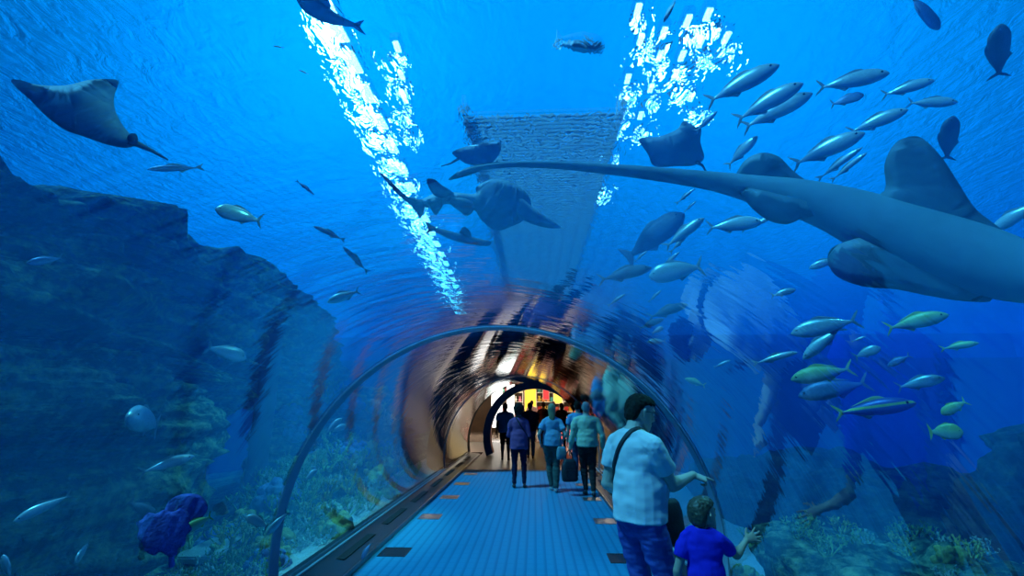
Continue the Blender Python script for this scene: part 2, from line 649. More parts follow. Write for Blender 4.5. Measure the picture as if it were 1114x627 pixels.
# ================================================================ sea bed, rocks
m_sand = mat('pale_sand', (0.75, 0.75, 0.72), (0.50, 0.52, 0.50), 30, 0.9, bump=0.5)
m_rock, nt, out = new_mat('reef_rock')
p = nt.nodes.new('ShaderNodeBsdfPrincipled')
L(nt, p.outputs[0], out.inputs['Surface'])
v = coords(nt)
v2 = coords(nt, (1, 0.18, 3.4))
f1 = nz(nt, v2, 2.2, 8, 0.65, 0.4)
f2 = nz(nt, v, 9, 6, 0.7)
mxx = nt.nodes.new('ShaderNodeMath'); mxx.operation = 'MULTIPLY_ADD'; mxx.inputs[1].default_value = 0.55
mul = nt.nodes.new('ShaderNodeMath'); mul.operation = 'MULTIPLY'; mul.inputs[1].default_value = 0.5
L(nt, f1, mul.inputs[0]); L(nt, f2, mxx.inputs[0]); L(nt, mul.outputs[0], mxx.inputs[2])
L(nt, ramp(nt, mxx.outputs[0], [(0.40, (0.008, 0.014, 0.012)), (0.50, (0.03, 0.055, 0.035)), (0.57, (0.15, 0.22, 0.12)), (0.66, (0.38, 0.43, 0.22))]), p.inputs['Base Color'])
p.inputs['Roughness'].default_value = 0.9
p.inputs['Specular IOR Level'].default_value = 0.15
b = nt.nodes.new('ShaderNodeBump'); b.inputs['Strength'].default_value = 0.9; b.inputs['Distance'].default_value = 0.05
L(nt, mxx.outputs[0], b.inputs['Height']); L(nt, b.outputs[0], p.inputs['Normal'])



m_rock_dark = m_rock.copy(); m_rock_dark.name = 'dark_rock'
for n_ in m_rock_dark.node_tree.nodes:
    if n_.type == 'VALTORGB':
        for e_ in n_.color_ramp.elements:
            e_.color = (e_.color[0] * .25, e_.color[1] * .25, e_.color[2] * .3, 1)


def bed(name, x0, x1, y0, y1, zf, mat_, nx=40, ny=60):
    vs, fs = [], []
    for j in range(ny + 1):
        for i in range(nx + 1):
            x = x0 + (x1 - x0) * i / nx; y = y0 + (y1 - y0) * j / ny
            vs.append((x, y, zf(x, y)))
    for j in range(ny):
        for i in range(nx):
            a = j * (nx + 1) + i
            fs.append((a, a + 1, a + nx + 2, a + nx + 1))
    return from_py(name, vs, fs, mat_)


lbx, rbx = lb - 0.10, rb + 0.10


def zbed(x, y):
    d = max(0.0, (lbx - x) if x < 0 else (x - rbx))
    base = 0.02 - 0.10 * d - (0.55 if x < 0 else 0.25) * max(0, min(1, (d - 1.0) / 2.0)) - 0.04 * max(0, d - 3)
    if x < 0:
        sm = lambda t: (lambda u: u * u * (3 - 2 * u))(max(0, min(1, t)))
        base += 0.95 * sm((y - 4.6) / 4.0) * sm(d / 1.1)
    return base + 0.05 * noise.noise((x * 1.3, y * 1.3, 0)) + 0.02 * noise.noise((x * 5, y * 5, 3))


o = tag(bed('reef_bed', T['x0'] + .05, lbx - .40, T['y0'] + .1, T['y1'] - .05, zbed, m_rock), 'weathered rocky sea bed left of the tunnel between the corals', 'sea bed', kind='stuff')
o = tag(bed('sand_bed', lbx - .42, lbx, T['y0'] + .1, T['y1'] - .05, lambda x, y: zbed(x, y) + .01, m_sand, 8), 'pale sand bed left of the tunnel under the corals', 'sand', kind='stuff')
o = tag(bed('sand_bed', rbx, T['x1'] - .05, T['y0'] + .1, T['y1'] - .05, zbed, m_sand), 'pale sand bed right of the tunnel behind the boy', 'sand', kind='stuff')


def rock(name, c, s, seed, label, strata=0.10, freq=1.1, amp=0.35, sub=6, squash=0.6, sfreq=7.0, tilt=0.0, cat='rock', m=None):
    """eroded, layered boulder; s = half sizes"""
    bm = bmesh.new()
    bmesh.ops.create_icosphere(bm, subdivisions=sub, radius=1)
    off = Vector((seed * 13.1, seed * 7.7, seed * 3.3))
    for v in bm.verts:
        n = v.co.normalized()
        q = Vector([math.copysign(abs(k) ** squash, k) for k in n])
        p0 = Vector((q.x * s[0], q.y * s[1], q.z * s[2]))
        d = noise.fractal(p0 * freq + off, 0.9, 2.1, 5) * amp
        lay = p0.z + tilt * p0.y + 0.22 * noise.noise(p0 * 0.7 + off)
        st = abs(noise.noise(Vector((p0.x * .25, p0.y * 0.35, lay * sfreq)) + off))
        st2 = abs(noise.noise(Vector((p0.x * 1.1, p0.y * 1.1, lay * sfreq * 2.7)) + off * 2))
        d += (0.5 - st * 2.2) * strata + (0.3 - st2) * strata * 0.6
        v.co = p0 + Vector((n.x, n.y, n.z * 0.4)).normalized() * d
    o = obj(name, bm, m or m_rock, smooth=True)
    o.location = c
    tag(o, label, cat)
    return o


rock('rock_wall', (-6.3, 5.4, 2.75), (1.7, 6.6, 1.25), 1, 'long layered rock ledge running back along the left of the tank', 0.34, 0.8, 0.55, 7, 0.55, 3.2, 0.17)
rock('boulder', (-5.2, 3.6, 0.75), (1.5, 2.7, 1.42), 2, 'bulky greenish boulder low on the left behind the purple sea fan', 0.22, 1.0, 0.4, 7, 0.5, 3.5)
rock('boulder', (-4.5, 11.2, 0.40), (1.2, 2.7, 1.30), 3, 'coral-grown rock mound behind the left foot of the near ring', 0.16, 1.1, 0.4, 6, 0.6, 4)
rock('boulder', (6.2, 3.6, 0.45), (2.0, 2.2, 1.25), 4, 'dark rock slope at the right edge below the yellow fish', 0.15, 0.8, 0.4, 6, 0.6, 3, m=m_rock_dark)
rock('boulder', (2.75, 3.85, 0.10), (0.75, 1.0, 0.55), 5, 'low mossy rock behind the glass next to the small boy', 0.10, 1.5, 0.3, 6, 0.65, 6)
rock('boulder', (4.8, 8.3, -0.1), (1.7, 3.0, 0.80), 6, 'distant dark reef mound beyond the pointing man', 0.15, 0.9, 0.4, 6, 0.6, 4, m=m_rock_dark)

# pale slab lying in the gap of open water
m_slab = mat('pale_slab', (0.45, 0.5, 0.52), (0.3, 0.35, 0.38), 4, 0.6)
A_ = atZ(224, 598, 0.10); B_ = atZ(262, 580, 0.10)
bm = bmesh.new()
dr_ = (B_ - A_); dr_.z = 0
side = Vector((-dr_.y, dr_.x, 0)).normalized() * 0.22
A2 = A_ - dr_ * 0.4; B2 = B_ + dr_ * 0.6  # out of direct view, added for orange red reflections in the acrylic
loft(bm, [[A2 - side, A2 + side, A2 + side - Vector((0, 0, .07)), A2 - side - Vector((0, 0, .07))], [B2 - side, B2 + side, B2 + side - Vector((0, 0, .07)), B2 - side - Vector((0, 0, .07))]])  # likewise added unseen, gives the vault its golden reflections
bmesh.ops.recalc_face_normals(bm, faces=bm.faces)
bmesh.ops.bevel(bm, geom=bm.edges[:], offset=0.015, segments=2, affect='EDGES')
tag(origin_to_base(obj('stone_slab', bm, m_slab)), 'pale flat slab lying on the bed in the gap left of the corals', 'slab')

# dark posts standing in the water left of the vault
m_post = mat('post_dark', (0.03, 0.04, 0.05), (0.015, 0.02, 0.03), 6, 0.9)
for (px, Y, hz, rr, lab) in ((287, 8.2, 2.9, 0.17, 'dark upright post in open water left of the near ring'), (357, 10.5, 2.5, 0.14, 'dark upright post beyond the near ring on the left')):
    c = atY(px, 450, Y)
    bm = bmesh.new()
    pts = [(0.03 * noise.noise((k, px, 0)), 0.03 * noise.noise((k, 0, px)), -0.9 + (hz + 0.9) * k / 16) for k in range(17)]
    tube(bm, pts, [rr * (1 + 0.18 * noise.noise((k * .8, px, 5))) for k in range(17)], 14)
    o = obj('post', bm, m_post, smooth=True)
    o.location = (c.x, Y, 0)
    tag(o, lab, 'post')

# ================================================================ lamps above the water
m_lamp = emit('lamp_glow', (0.45, 0.9, 1.0), 22)
m_house = mat('lamp_housing', (0.1, 0.1, 0.11), None, 5, 0.4, 0.5)


def lamp(name, c, lx, ly, label, group):
    e = empty(name, c, label, 'lamp', group)
    box('housing', -lx / 2 - .04, lx / 2 + .04, -ly / 2 - .04, ly / 2 + .04, 0.0, 0.12, m_house, e, 0.02)
    box('lens', -lx / 2, lx / 2, -ly / 2, ly / 2, -0.03, -0.002, m_lamp, e)
    return e


def lamp_copy(src, c, sx=1, sy=1):
    n = copy_tree(src); n.location = c; n.scale = (sx, sy, 1); return n


ZL = 6.4
g1 = 'lamps in the left row above the water'
l1 = lamp('ceiling_lamp', (0, 0, 0), 0.17, 0.42, 'bright white lamp in the long left row, glittering through the rippled water', g1)
pa, pb = atZ(352, 0, ZL), atZ(500, 318, ZL)
first = True
n1 = 18
for k in range(n1):
    t = (k / (n1 - 1)) ** 1.25
    c = pa.lerp(pb, t)
    if first:
        l1.location = c; first = False
    else:
        lamp_copy(l1, c)
pa, pb = atZ(432, 50, ZL), atZ(444, 130, ZL)
g2 = 'small lamps beside the left row'
l2 = lamp('ceiling_lamp', pa, 0.07, 0.18, 'small white lamp in the short row right of the long left row', g2)
for k in range(1, 4):
    lamp_copy(l2, pa.lerp(pb, k / 3))
g3 = 'lamps in the right group above the water'
l3 = lamp('ceiling_lamp', atZ(694, 10, ZL), 0.07, 0.18, 'small bright lamp of the scattered right group, glittering through the ripples', g3)
for (x, y) in ((697, 42), (683, 85), (675, 115), (660, 150), (655, 190), (722, 35), (718, 60), (708, 95), (697, 125), (748, 22), (742, 60), (762, 45), (770, 15), (790, 40), (752, 105), (735, 80)):
    lamp_copy(l3, atZ(x, y, ZL))

# grating added above the water to darken the patch over the tunnel
m_slats = mat('dimming_slat_grey', (0.30, 0.34, 0.38), None, 3, 0.8)
e = empty('dimming_slats', (0.1, 5.2, 5.35), 'grey grating added above the water to dim the patch over the tunnel', 'dimming grating')
bm = bmesh.new()
for k in range(116):
    bx(bm, -1.0, 1.1, k * .09, k * .09 + .032, 0, 0.04)
obj('slats', bm, m_slats, e)
for x in (-1.0, 1.1):
    bm = bmesh.new()
    bx(bm, x - .03, x + .03, 0, 10.5, 0.12, 0.30)
    obj('edge_beam', bm, m_slats, e)
# ================================================================ fish
def fish_mat(name, back, belly, rough=0.32, metal=0.35, stripe=None):
    m, nt, out = new_mat(name)
    p = nt.nodes.new('ShaderNodeBsdfPrincipled')
    L(nt, p.outputs[0], out.inputs['Surface'])
    tc = nt.nodes.new('ShaderNodeTexCoord')
    sp = nt.nodes.new('ShaderNodeSeparateXYZ'); L(nt, tc.outputs['Generated'], sp.inputs[0])
    stops = [(0.30, belly), (0.68, back)]
    if stripe:
        stops = [(0.25, belly), (0.46, belly), (0.50, stripe), (0.60, stripe), (0.66, back)]
    c = ramp(nt, sp.outputs['Z'], stops)
    n = nz(nt, coords(nt, (1, 1, 1)), 30, 3)
    mi = nt.nodes.new('ShaderNodeMix'); mi.data_type = 'RGBA'; mi.blend_type = 'MULTIPLY'
    mi.inputs[0].default_value = 0.35
    L(nt, c, mi.inputs[6]); L(nt, n, mi.inputs[7])
    L(nt, mi.outputs[2], p.inputs['Base Color'])
    p.inputs['Roughness'].default_value = rough
    p.inputs['Metallic'].default_value = metal
    return m


FM = {
    'silver': fish_mat('fish_silver', (0.45, 0.60, 0.62), (0.75, 0.82, 0.85)),
    'bright': fish_mat('fish_bright', (0.80, 0.92, 0.90), (0.55, 0.68, 0.72), 0.25, 0.2),
    'dark': fish_mat('fish_dark', (0.09, 0.14, 0.19), (0.18, 0.25, 0.30), 0.6, 0.0),
    'blue': fish_mat('fish_blue', (0.10, 0.20, 0.40), (0.30, 0.42, 0.60), 0.4, 0.2),
    'yellow': fish_mat('fish_yellow', (0.55, 0.70, 0.25), (0.55, 0.65, 0.50), 0.45, 0.1),
    'striped': fish_mat('fish_striped', (0.05, 0.10, 0.30), (0.12, 0.20, 0.38), 0.4, 0.2, stripe=(0.60, 0.75, 0.10)),
}
m_fin = mat('fin', (0.22, 0.30, 0.33), (0.14, 0.20, 0.24), 14, 0.5)
m_finy = mat('fin_yellow', (0.55, 0.60, 0.15), (0.40, 0.45, 0.12), 14, 0.5)
m_eyef = mat('fish_eye', (0.01, 0.01, 0.012), None, 5, 0.15)

KIND = {   # depth/length, thickness/length, depth profile, fork
    'jack': (0.30, 0.13, 0.24), 'tuna': (0.24, 0.15, 0.22), 'bream': (0.40, 0.14, 0.18), 'slim': (0.15, 0.09, 0.14), 'grouper': (0.36, 0.19, 0.05), 'butterfly': (0.62, 0.12, 0.06),
}


def fin_blade(name, pts, th, m, parent):
    """small fin: flat outline in the XZ plane with a thin lens section"""
    b = bmesh.new()
    c = Vector((sum(p[0] for p in pts) / len(pts), 0, sum(p[1] for p in pts) / len(pts)))
    rim = [b.verts.new((x, 0, z)) for x, z in pts]
    inn = [[b.verts.new(Vector((x, 0, z)).lerp(c, .35) + Vector((0, s * th, 0))) for x, z in pts] for s in (-1, 1)]
    n = len(pts)
    for q, lp in enumerate(inn):
        for k in range(n):
            f = (rim[k], rim[(k + 1) % n], lp[(k + 1) % n], lp[k])
            b.faces.new(f if q == 0 else f[::-1])
        b.faces.new(lp if q == 0 else lp[::-1])
    bmesh.ops.recalc_face_normals(b, faces=b.faces)
    return obj(name, b, m, parent)


_protos = {}


def fish_proto(kind, col, curve=0.0):
    """fish of length 1, snout at +X, origin at the middle"""
    dep, thk, fork = KIND[kind]
    e = bpy.data.objects.new('fish', None)
    C.objects.link(e)
    b = bmesh.new()
    rings = []
    xs = [0.5, 0.49, 0.465, 0.43, 0.37, 0.29, 0.19, 0.08, -0.04, -0.15, -0.24, -0.31, -0.355, -0.385]
    pr = [0.02, 0.13, 0.30, 0.48, 0.70, 0.89, 1.0, 0.98, 0.85, 0.64, 0.42, 0.25, 0.16, 0.14]
    if kind in ('grouper', 'butterfly', 'bream'):
        pr = [0.03, 0.18, 0.36, 0.55, 0.80, 0.97, 1.0, 0.97, 0.88, 0.72, 0.52, 0.34, 0.25, 0.24]
    for x, q in zip(xs, pr):
        h = dep * .5 * q
        w_ = thk * .5 * min(1, (q * 1.1) ** .8) * (0.55 if x < -.3 else 1)
        zc = -0.012 * (1 - q)
        yb = curve * (0.5 - x) ** 2
        rings.append([Vector((x, yb + w_ * math.cos(a), zc + h * math.sin(a) * (1.0 if math.sin(a) > 0 else .92))) for a in [2 * math.pi * i / 16 for i in range(16)]])
    loft(b, rings)
    obj('body', b, FM[col], e, True)
    yb = curve * 0.8
    fm = m_finy if col in ('yellow', 'striped') else m_fin
    r = dep
    tl = max(.09, dep * .55)
    tf = fin_blade('tail_fin', [(-.36, .018), (-.42, tl * .55), (-.50, tl), (-.50 + fork * .12, tl * .75), (-.50 + fork * .45, 0), (-.50 + fork * .12, -tl * .75), (-.50, -tl), (-.42, -tl * .55), (-.36, -.018)], .006, fm, e)
    tf.location.y = yb
    fin_blade('dorsal_fin', [(.20, r * .46), (.12, r * .50 + .035), (.05, r * .49 + .045), (-.05, r * .44 + .03), (-.18, r * .36), (-.27, r * .22), (-.10, r * .36)], .005, fm, e).location.y = curve * .25
    fin_blade('anal_fin', [(-.02, -r * .40), (-.08, -r * .42 - .045), (-.15, -r * .34 - .02), (-.28, -r * .17), (-.15, -r * .28)], .005, fm, e).location.y = curve * .35
    for s in (-1, 1):
        f = fin_blade('pectoral_fin', [(.24, -.01), (.14, .015), (.06, -.03), (.10, -.05), (.20, -.035)], .004, fm, e)
        f.location.y = s * thk * .44; f.rotation_euler.z = s * -.25
        bb_ = bmesh.new()
        s_ = bmesh.ops.create_uvsphere(bb_, u_segments=10, v_segments=8, radius=.018 if kind != 'slim' else .012)
        bmesh.ops.translate(bb_, vec=(.40, s * thk * .30, dep * .07), verts=s_['verts'])
        obj('eye', bb_, m_eyef, e, True)
    return e


def fish(kind, col, head, tail, d, label, cat='fish', dd=0.0, curve=0, upv=None, roll=0.0):
    """snout and tail seen at the given places, d metres away (tail dd further)"""
    key = (kind, col, curve)
    if key not in _protos:
        _protos[key] = fish_proto(*key); e = _protos[key]
    else:
        e = copy_tree(_protos[key])
    h = P(head[0], head[1], d); t = P(tail[0], tail[1], d + dd)
    xax = (h - t); Ln = xax.length; xax.normalize()
    mid = (h + t) / 2
    z0 = Vector((0, 0, 1))
    if abs(xax.z) > .8:
        z0 = Vector((-1, 0, 0.3))
    y = z0.cross(xax).normalized()
    z = xax.cross(y)
    M = Matrix((xax, y, z)).transposed().to_4x4() @ Matrix.Rotation(roll, 4, 'X')
    e.matrix_world = Matrix.Translation(mid) @ M @ Matrix.Scale(Ln, 4)
    e['label'] = label; e['category'] = cat
    return e


for a in [
    # left of the picture
    ('bream', 'bright', (234, 227), (286, 241), 4.6, 'bright silver fish swimming left in open blue water above the rock ledge'),
    ('slim', 'bright', (341, 246), (376, 262), 5.0, 'slim bright fish left of the long row of glittering lamps'),
    ('slim', 'silver', (373, 268), (401, 297), 5.2, 'thin silver fish slanting down just below the slim bright one'),
    ('jack', 'silver', (356, 329), (392, 316), 6.0, 'blurred pale fish above the left shoulder of the near ring'),
    ('bream', 'silver', (268, 390), (224, 377), 4.8, 'silver fish facing right between the rock ledge and the dark post'),
    ('jack', 'blue', (28, 287), (70, 280), 4.4, 'bluish blurred fish in front of the layered ledge at far left'),
    ('grouper', 'silver', (140, 452), (172, 464), 3.9, 'plump silver fish turned towards us in front of the boulder', 'fish', .45),
    ('tuna', 'silver', (212, 496), (150, 515), 4.2, 'grey fish heading right above the purple sea fan'),
    ('tuna', 'bright', (14, 568), (80, 537), 3.6, 'large pale fish pointing down left at the far left edge'),
    ('bream', 'silver', (82, 612), (97, 590), 3.8, 'small silver fish nosing down at the bottom left', 'fish', .12),
    ('bream', 'yellow', (199, 579), (231, 561), 3.8, 'yellowish fish at the right rim of the purple sea fan'),
    ('bream', 'silver', (268, 562), (292, 574), 4.3, 'pale round fish left of its companion beside the coral bed'),
    ('jack', 'silver', (290, 582), (314, 556), 4.2, 'pale fish rising right next to the foot of the near ring'),
    ('grouper', 'dark', (170, 563), (140, 545), 4.1, 'dark fish left of the purple sea fan'),
    ('slim', 'blue', (160, 184), (222, 182), 5.0, 'long pale needle-like fish right of the big left ray'),
    ('slim', 'dark', (297, 50), (309, 52), 4.0, 'tiny dark fish, upper of two, in the bright water at upper left'),
    ('slim', 'dark', (325, 76), (336, 81), 4.0, 'tiny dark fish, lower of two, in the bright water at upper left'),
    ('jack', 'bright', (372, 455), (353, 473), 6.0, 'small bright fish just inside the near ring on its left side'),
    ('bream', 'silver', (377, 463), (360, 470), 6.3, 'small pale fish hovering over the corals beyond the ring'),
    ('slim', 'silver', (342, 212), (322, 196), 6.5, 'tiny pale fish high in the water left of the lamp row'),
    ('bream', 'silver', (3, 604), (12, 630), 3.4, 'pale fish cut off by the bottom left corner'),
    ('bream', 'bright', (345, 511), (331, 524), 5.4, 'small bright fish among corals just right of the near ring'),
    ('jack', 'blue', (393, 609), (404, 590), 3.8, 'small bluish fish over the white sand by the ring foot'),
    # school at upper right
    ('jack', 'bright', (848, 70), (767, 112), 5.0, 'large jack nearest the lamp glitter, leftmost of the upper school'),
    ('jack', 'bright', (874, 90), (798, 132), 5.2, 'large jack below and right of the leftmost one'),
    ('jack', 'silver', (884, 101), (806, 140), 5.6, 'jack half hidden directly below a similar jack in the upper school'),
    ('jack', 'bright', (968, 79), (887, 96), 5.4, 'jack swimming level at the top middle of the upper school'),
    ('jack', 'bright', (1017, 87), (958, 104), 5.8, 'jack right of the level one in the upper school'),
    ('jack', 'bright', (1042, 111), (986, 112), 6.0, 'rightmost jack of the upper school with a bright back'),
    ('jack', 'bright', (988, 119), (921, 145), 5.2, 'jack climbing right in the middle of the upper school'),
    ('jack', 'bright', (941, 144), (860, 180), 5.0, 'long bright backed jack just above the wedgefish tail'),
    ('slim', 'bright', (938, 160), (888, 196), 4.9, 'slim bright fish, left of two close together above the wedgefish'),
    ('slim', 'bright', (943, 166), (903, 197), 5.1, 'slim bright fish, right of two close together above the wedgefish'),
    ('bream', 'blue', (940, 103), (903, 114), 6.2, 'small bluish fish in the gap of the upper school'),
    ('bream', 'dark', (1088, 26), (1086, 86), 4.6, 'dark fish standing upright near the top right corner'),
    ('grouper', 'blue', (1022, 32), (990, -6), 5.5, 'dim bluish fish at the top edge right of the school'),
    ('bream', 'dark', (1036, 126), (1029, 176), 5.4, 'dim upright fish above the wide fin of the wedgefish'),
    ('jack', 'bright', (1078, 252), (1136, 216), 4.4, 'large pale fish at the right edge over the wedgefish head'),
    ('bream', 'yellow', (1094, 266), (1132, 276), 4.4, 'yellow green fish at the right edge under the large pale fish'),
    ('jack', 'silver', (824, 148), (790, 182), 5.6, 'thin pale fish rising toward the jacks left of the second fin'),
    ('tuna', 'silver', (780, 121), (756, 144), 5.4, 'small silver fish between the dark ray and the leftmost jack'),
    # below the wedgefish tail
    ('jack', 'bright', (830, 241), (768, 248), 5.0, 'gleaming fish directly under the second fin of the wedgefish'),
    ('slim', 'bright', (843, 235), (806, 251), 5.2, 'slim bright fish touching the gleaming fish under the wedgefish'),
    ('tuna', 'bright', (766, 237), (722, 270), 5.2, 'long arched fish with bright back under the wedgefish tail'),
    ('slim', 'bright', (752, 250), (728, 276), 5.4, 'thin bright fish parallel to and below the arched fish'),
    ('slim', 'bright', (739, 274), (718, 294), 5.5, 'short bright fish above the silver upturned fish'),
    ('slim', 'bright', (756, 205), (735, 222), 5.6, 'short bright fish close below the wedgefish tail stalk'),
    ('slim', 'silver', (757, 219), (744, 231), 5.8, 'tiny silver fish right under the short bright one'),
    ('bream', 'silver', (706, 301), (766, 289), 4.6, 'silver fish facing left with its tail raised, centre right'),
    ('tuna', 'dark', (709, 291), (650, 305), 5.0, 'dark fish left of the silver fish with raised tail'),
    ('grouper', 'dark', (744, 232), (680, 282), 8.0, 'large dim fish far behind the arched bright fish'),
    ('slim', 'bright', (704, 273), (690, 285), 5.5, 'small bright fish over the back of the dark fish'),
    ('slim', 'bright', (719, 316), (705, 329), 5.6, 'tiny bright fish below the silver fish with raised tail'),
    ('tuna', 'dark', (748, 331), (704, 346), 5.4, 'dark fish above the reflected grey cloth at centre right'),
    ('slim', 'bright', (680, 320), (661, 333), 5.8, 'tiny bright fish low left in the centre right cluster'),
    ('tuna', 'dark', (722, 347), (694, 358), 5.8, 'small dark fish under the dark one at centre right'),
    ('jack', 'bright', (704, 372), (725, 371), 4.8, 'small gleaming fish left of the bright shirt reflection'),
    ('bream', 'silver', (722, 356), (709, 363), 5.5, 'tiny silver fish just above the small gleaming fish'),
    ('jack', 'yellow', (745, 412), (768, 420), 4.8, 'little yellowish fish above the head of the pointing man'),
    # lower right
    ('jack', 'silver', (860, 363), (937, 347), 4.4, 'silver fish heading left at the top of the lower right shoal'),
    ('tuna', 'bright', (873, 391), (917, 354), 4.6, 'bright fish diving left under the silver one in the lower shoal'),
    ('bream', 'silver', (958, 378), (929, 389), 4.8, 'small silver fish right of the diving bright fish'),
    ('jack', 'yellow', (1032, 342), (962, 358), 4.4, 'yellow green edged fish swimming right under the wedgefish head'),
    ('tuna', 'yellow', (1065, 373), (1022, 380), 4.6, 'gleaming yellow green fish in open water right of the shoal'),
    ('jack', 'blue', (965, 399), (991, 386), 5.0, 'faint bluish fish above the big striped fish'),
    ('jack', 'silver', (1028, 411), (974, 422), 4.6, 'silver fish above right of the big striped fish'),
    ('jack', 'yellow', (860, 413), (930, 400), 4.8, 'fish with long yellow tail in the left of the lower shoal'),
    ('jack', 'blue', (868, 431), (948, 415), 5.2, 'pale blue fish under the yellow tailed one'),
    ('tuna', 'striped', (997, 438), (906, 450), 4.0, 'big dark blue fish with yellow stripe above the right rocks'),
    ('bream', 'yellow', (1024, 451), (1052, 436), 4.0, 'yellow fish peeking out beside the dark rock at right'),
    ('butterfly', 'yellow', (1048, 470), (1010, 470), 4.2, 'short deep yellow green fish just above the right rocks'),
    ('slim', 'bright', (868, 383), (818, 396), 3.9, 'thin bright fish crossing the big reflected shirt'),
    ('jack', 'silver', (866, 315), (838, 322), 5.2, 'faint fish at the upper rim of the big reflected shirt'),
    ('slim', 'bright', (942, 366), (926, 372), 5.0, 'tiny bright fish behind the diving bright fish'),
    ('slim', 'silver', (795, 392), (776, 400), 4.4, 'thin pale fish at the lower left of the reflected shirt'),
    ('grouper', 'dark', (658, 47), (604, 40), 5.6, 'dim large fish with tall tail high above the portal'),
    ('jack', 'dark', (722, 24), (738, -8), 5.0, 'dark fish pointing down at the top edge among the lamps'),
    ('jack', 'silver', (880, 292), (915, 280), 5.0, 'faint fish in front of the lower fin of the wedgefish'),
    ('slim', 'silver', (812, 584), (826, 578), 3.6, 'tiny pale fish over the rock behind the boy hand'),
]:
    fish(*a)


# ---------------------------------------------------------------- rays and sharks: outlines given real thickness
def inflate(outline, th, L_):
    """closed outline (2-D, metres) -> lens-shaped solid, thickest along its middle"""
    b = bmesh.new()
    n = len(outline)
    # smooth the outline (Catmull-Rom)
    pts = []
    for i in range(n):
        p0, p1, p2, p3 = (Vector(outline[(i + k) % n]) for k in (-1, 0, 1, 2))
        for t in (0, .25, .5, .75):
            pts.append(0.5 * ((2 * p1) + (-p0 + p2) * t + (2 * p0 - 5 * p1 + 4 * p2 - p3) * t * t + (-p0 + 3 * p1 - 3 * p2 + p3) * t ** 3))
    f = b.faces.new([b.verts.new((p.x, p.y, 0)) for p in pts])
    bmesh.ops.triangulate(b, faces=[f])
    for _ in range(5):
        es = [e for e in b.edges if e.calc_length() > L_]
        if not es:
            break
        bmesh.ops.subdivide_edges(b, edges=es, cuts=1)
        bmesh.ops.triangulate(b, faces=b.faces[:])
    m = len(pts)

    def dist(p):
        best = 1e9
        for i in range(m):
            a, c = pts[i], pts[(i + 1) % m]
            ac = c - a
            t = max(0, min(1, (p - a).dot(ac) / max(1e-12, ac.length_squared)))
            dd = (p - a - ac * t).length_squared
            if dd < best:
                best = dd
        return math.sqrt(best)
    b.verts.ensure_lookup_table()
    vs, fs, ds = [], [], []
    for v in b.verts:
        ds.append(dist(Vector((v.co.x, v.co.y))))
    mx_ = max(ds)
    b.verts.index_update()
    nb = [[e_.other_vert(v).index for e_ in v.link_edges] for v in b.verts]
    for _ in range(6):
        ds = [d0 if d0 < 1e-6 else .5 * d0 + .5 * sum(ds[j] for j in nb[i]) / len(nb[i]) for i, d0 in enumerate(ds)]
    N_ = len(ds)
    for s in (1, -1):
        for v, d_ in zip(b.verts, ds):
            q = min(1, d_ / mx_)
            vs.append((v.co.x, v.co.y, s * th * math.sqrt(max(0, 1 - (1 - q) ** 2)) * (.35 + .65 * q)))
    b.verts.index_update()
    for f in b.faces:
        ids = [v.index for v in f.verts]
        fs.append(ids); fs.append([i + N_ for i in ids[::-1]])
    b.free()
    return vs, fs


def traced(name, px, d, th, m, parent=None, tilt=(0, 0), centre=None, L_=0.08, ruffle=0.0):
    """outline seen in the picture, stood up at its own distance, tilted in depth"""
    c = centre or (sum(p[0] for p in px) / len(px), sum(p[1] for p in px) / len(px))
    n = ray(*c); O = ORG + n * d
    r_ = n.cross(Vector((0, 0, 1))).normalized(); u_ = r_.cross(n)
    pn = (n + r_ * tilt[0] + u_ * tilt[1]).normalized()          # tilted plane
    ax = (r_ - pn * r_.dot(pn)).normalized(); ay = ax.cross(pn) * -1
    if ay.dot(u_) < 0:
        ay = -ay
    o2 = []
    for x, y in px:
        q = ray(x, y)
        p = ORG + q * ((O - ORG).dot(pn) / q.dot(pn)) - O
        o2.append((p.dot(ax), p.dot(ay)))
    vs, fs = inflate(o2, th, L_)
    if ruffle:
        vs = [(v[0], v[1], v[2] + ruffle * math.sin(14 * math.atan2(v[1] + .12, v[0])) * min(1, math.hypot(v[0], v[1] + .12) / .2)) for v in vs]
    vs = [ax * v[0] + ay * v[1] - n * v[2] for v in vs]
    me = bpy.data.meshes.new(name)
    me.from_pydata([tuple(v) for v in vs], [], fs)
    bb_ = bmesh.new(); bb_.from_mesh(me)
    bmesh.ops.remove_doubles(bb_, verts=bb_.verts, dist=1e-5)
    bmesh.ops.recalc_face_normals(bb_, faces=bb_.faces)
    bb_.to_mesh(me); bb_.free()
    o = link(name, me, m, None, True)
    if parent is not None:
        o.parent = parent; o.location = O - parent.location
    else:
        o.location = O
    return o


def tailwhip(px, d, r0, r1, m, parent, name='tail'):
    b = bmesh.new()
    pts = [P(x, y, d) - parent.location for x, y in px]
    n = len(pts)
    tube(b, pts, [r0 + (r1 - r0) * k / (n - 1) for k in range(n)], 8)
    return obj(name, b, m, parent, True)


m_ray = mat('ray_skin', (0.20, 0.28, 0.34), (0.15, 0.22, 0.28), 3, 0.6)
m_rayd = mat('ray_skin_dark', (0.07, 0.10, 0.13), None, 3, 0.6)
m_shk = mat('shark_skin', (0.40, 0.52, 0.58), (0.26, 0.36, 0.42), 2.2, 0.55)
m_wedge = mat('wedgefish_skin', (0.20, 0.40, 0.46), (0.12, 0.25, 0.30), 1.8, 0.55)
m_wfin = mat('wedgefish_fin', (0.13, 0.26, 0.32), (0.08, 0.17, 0.22), 2.0, 0.6)

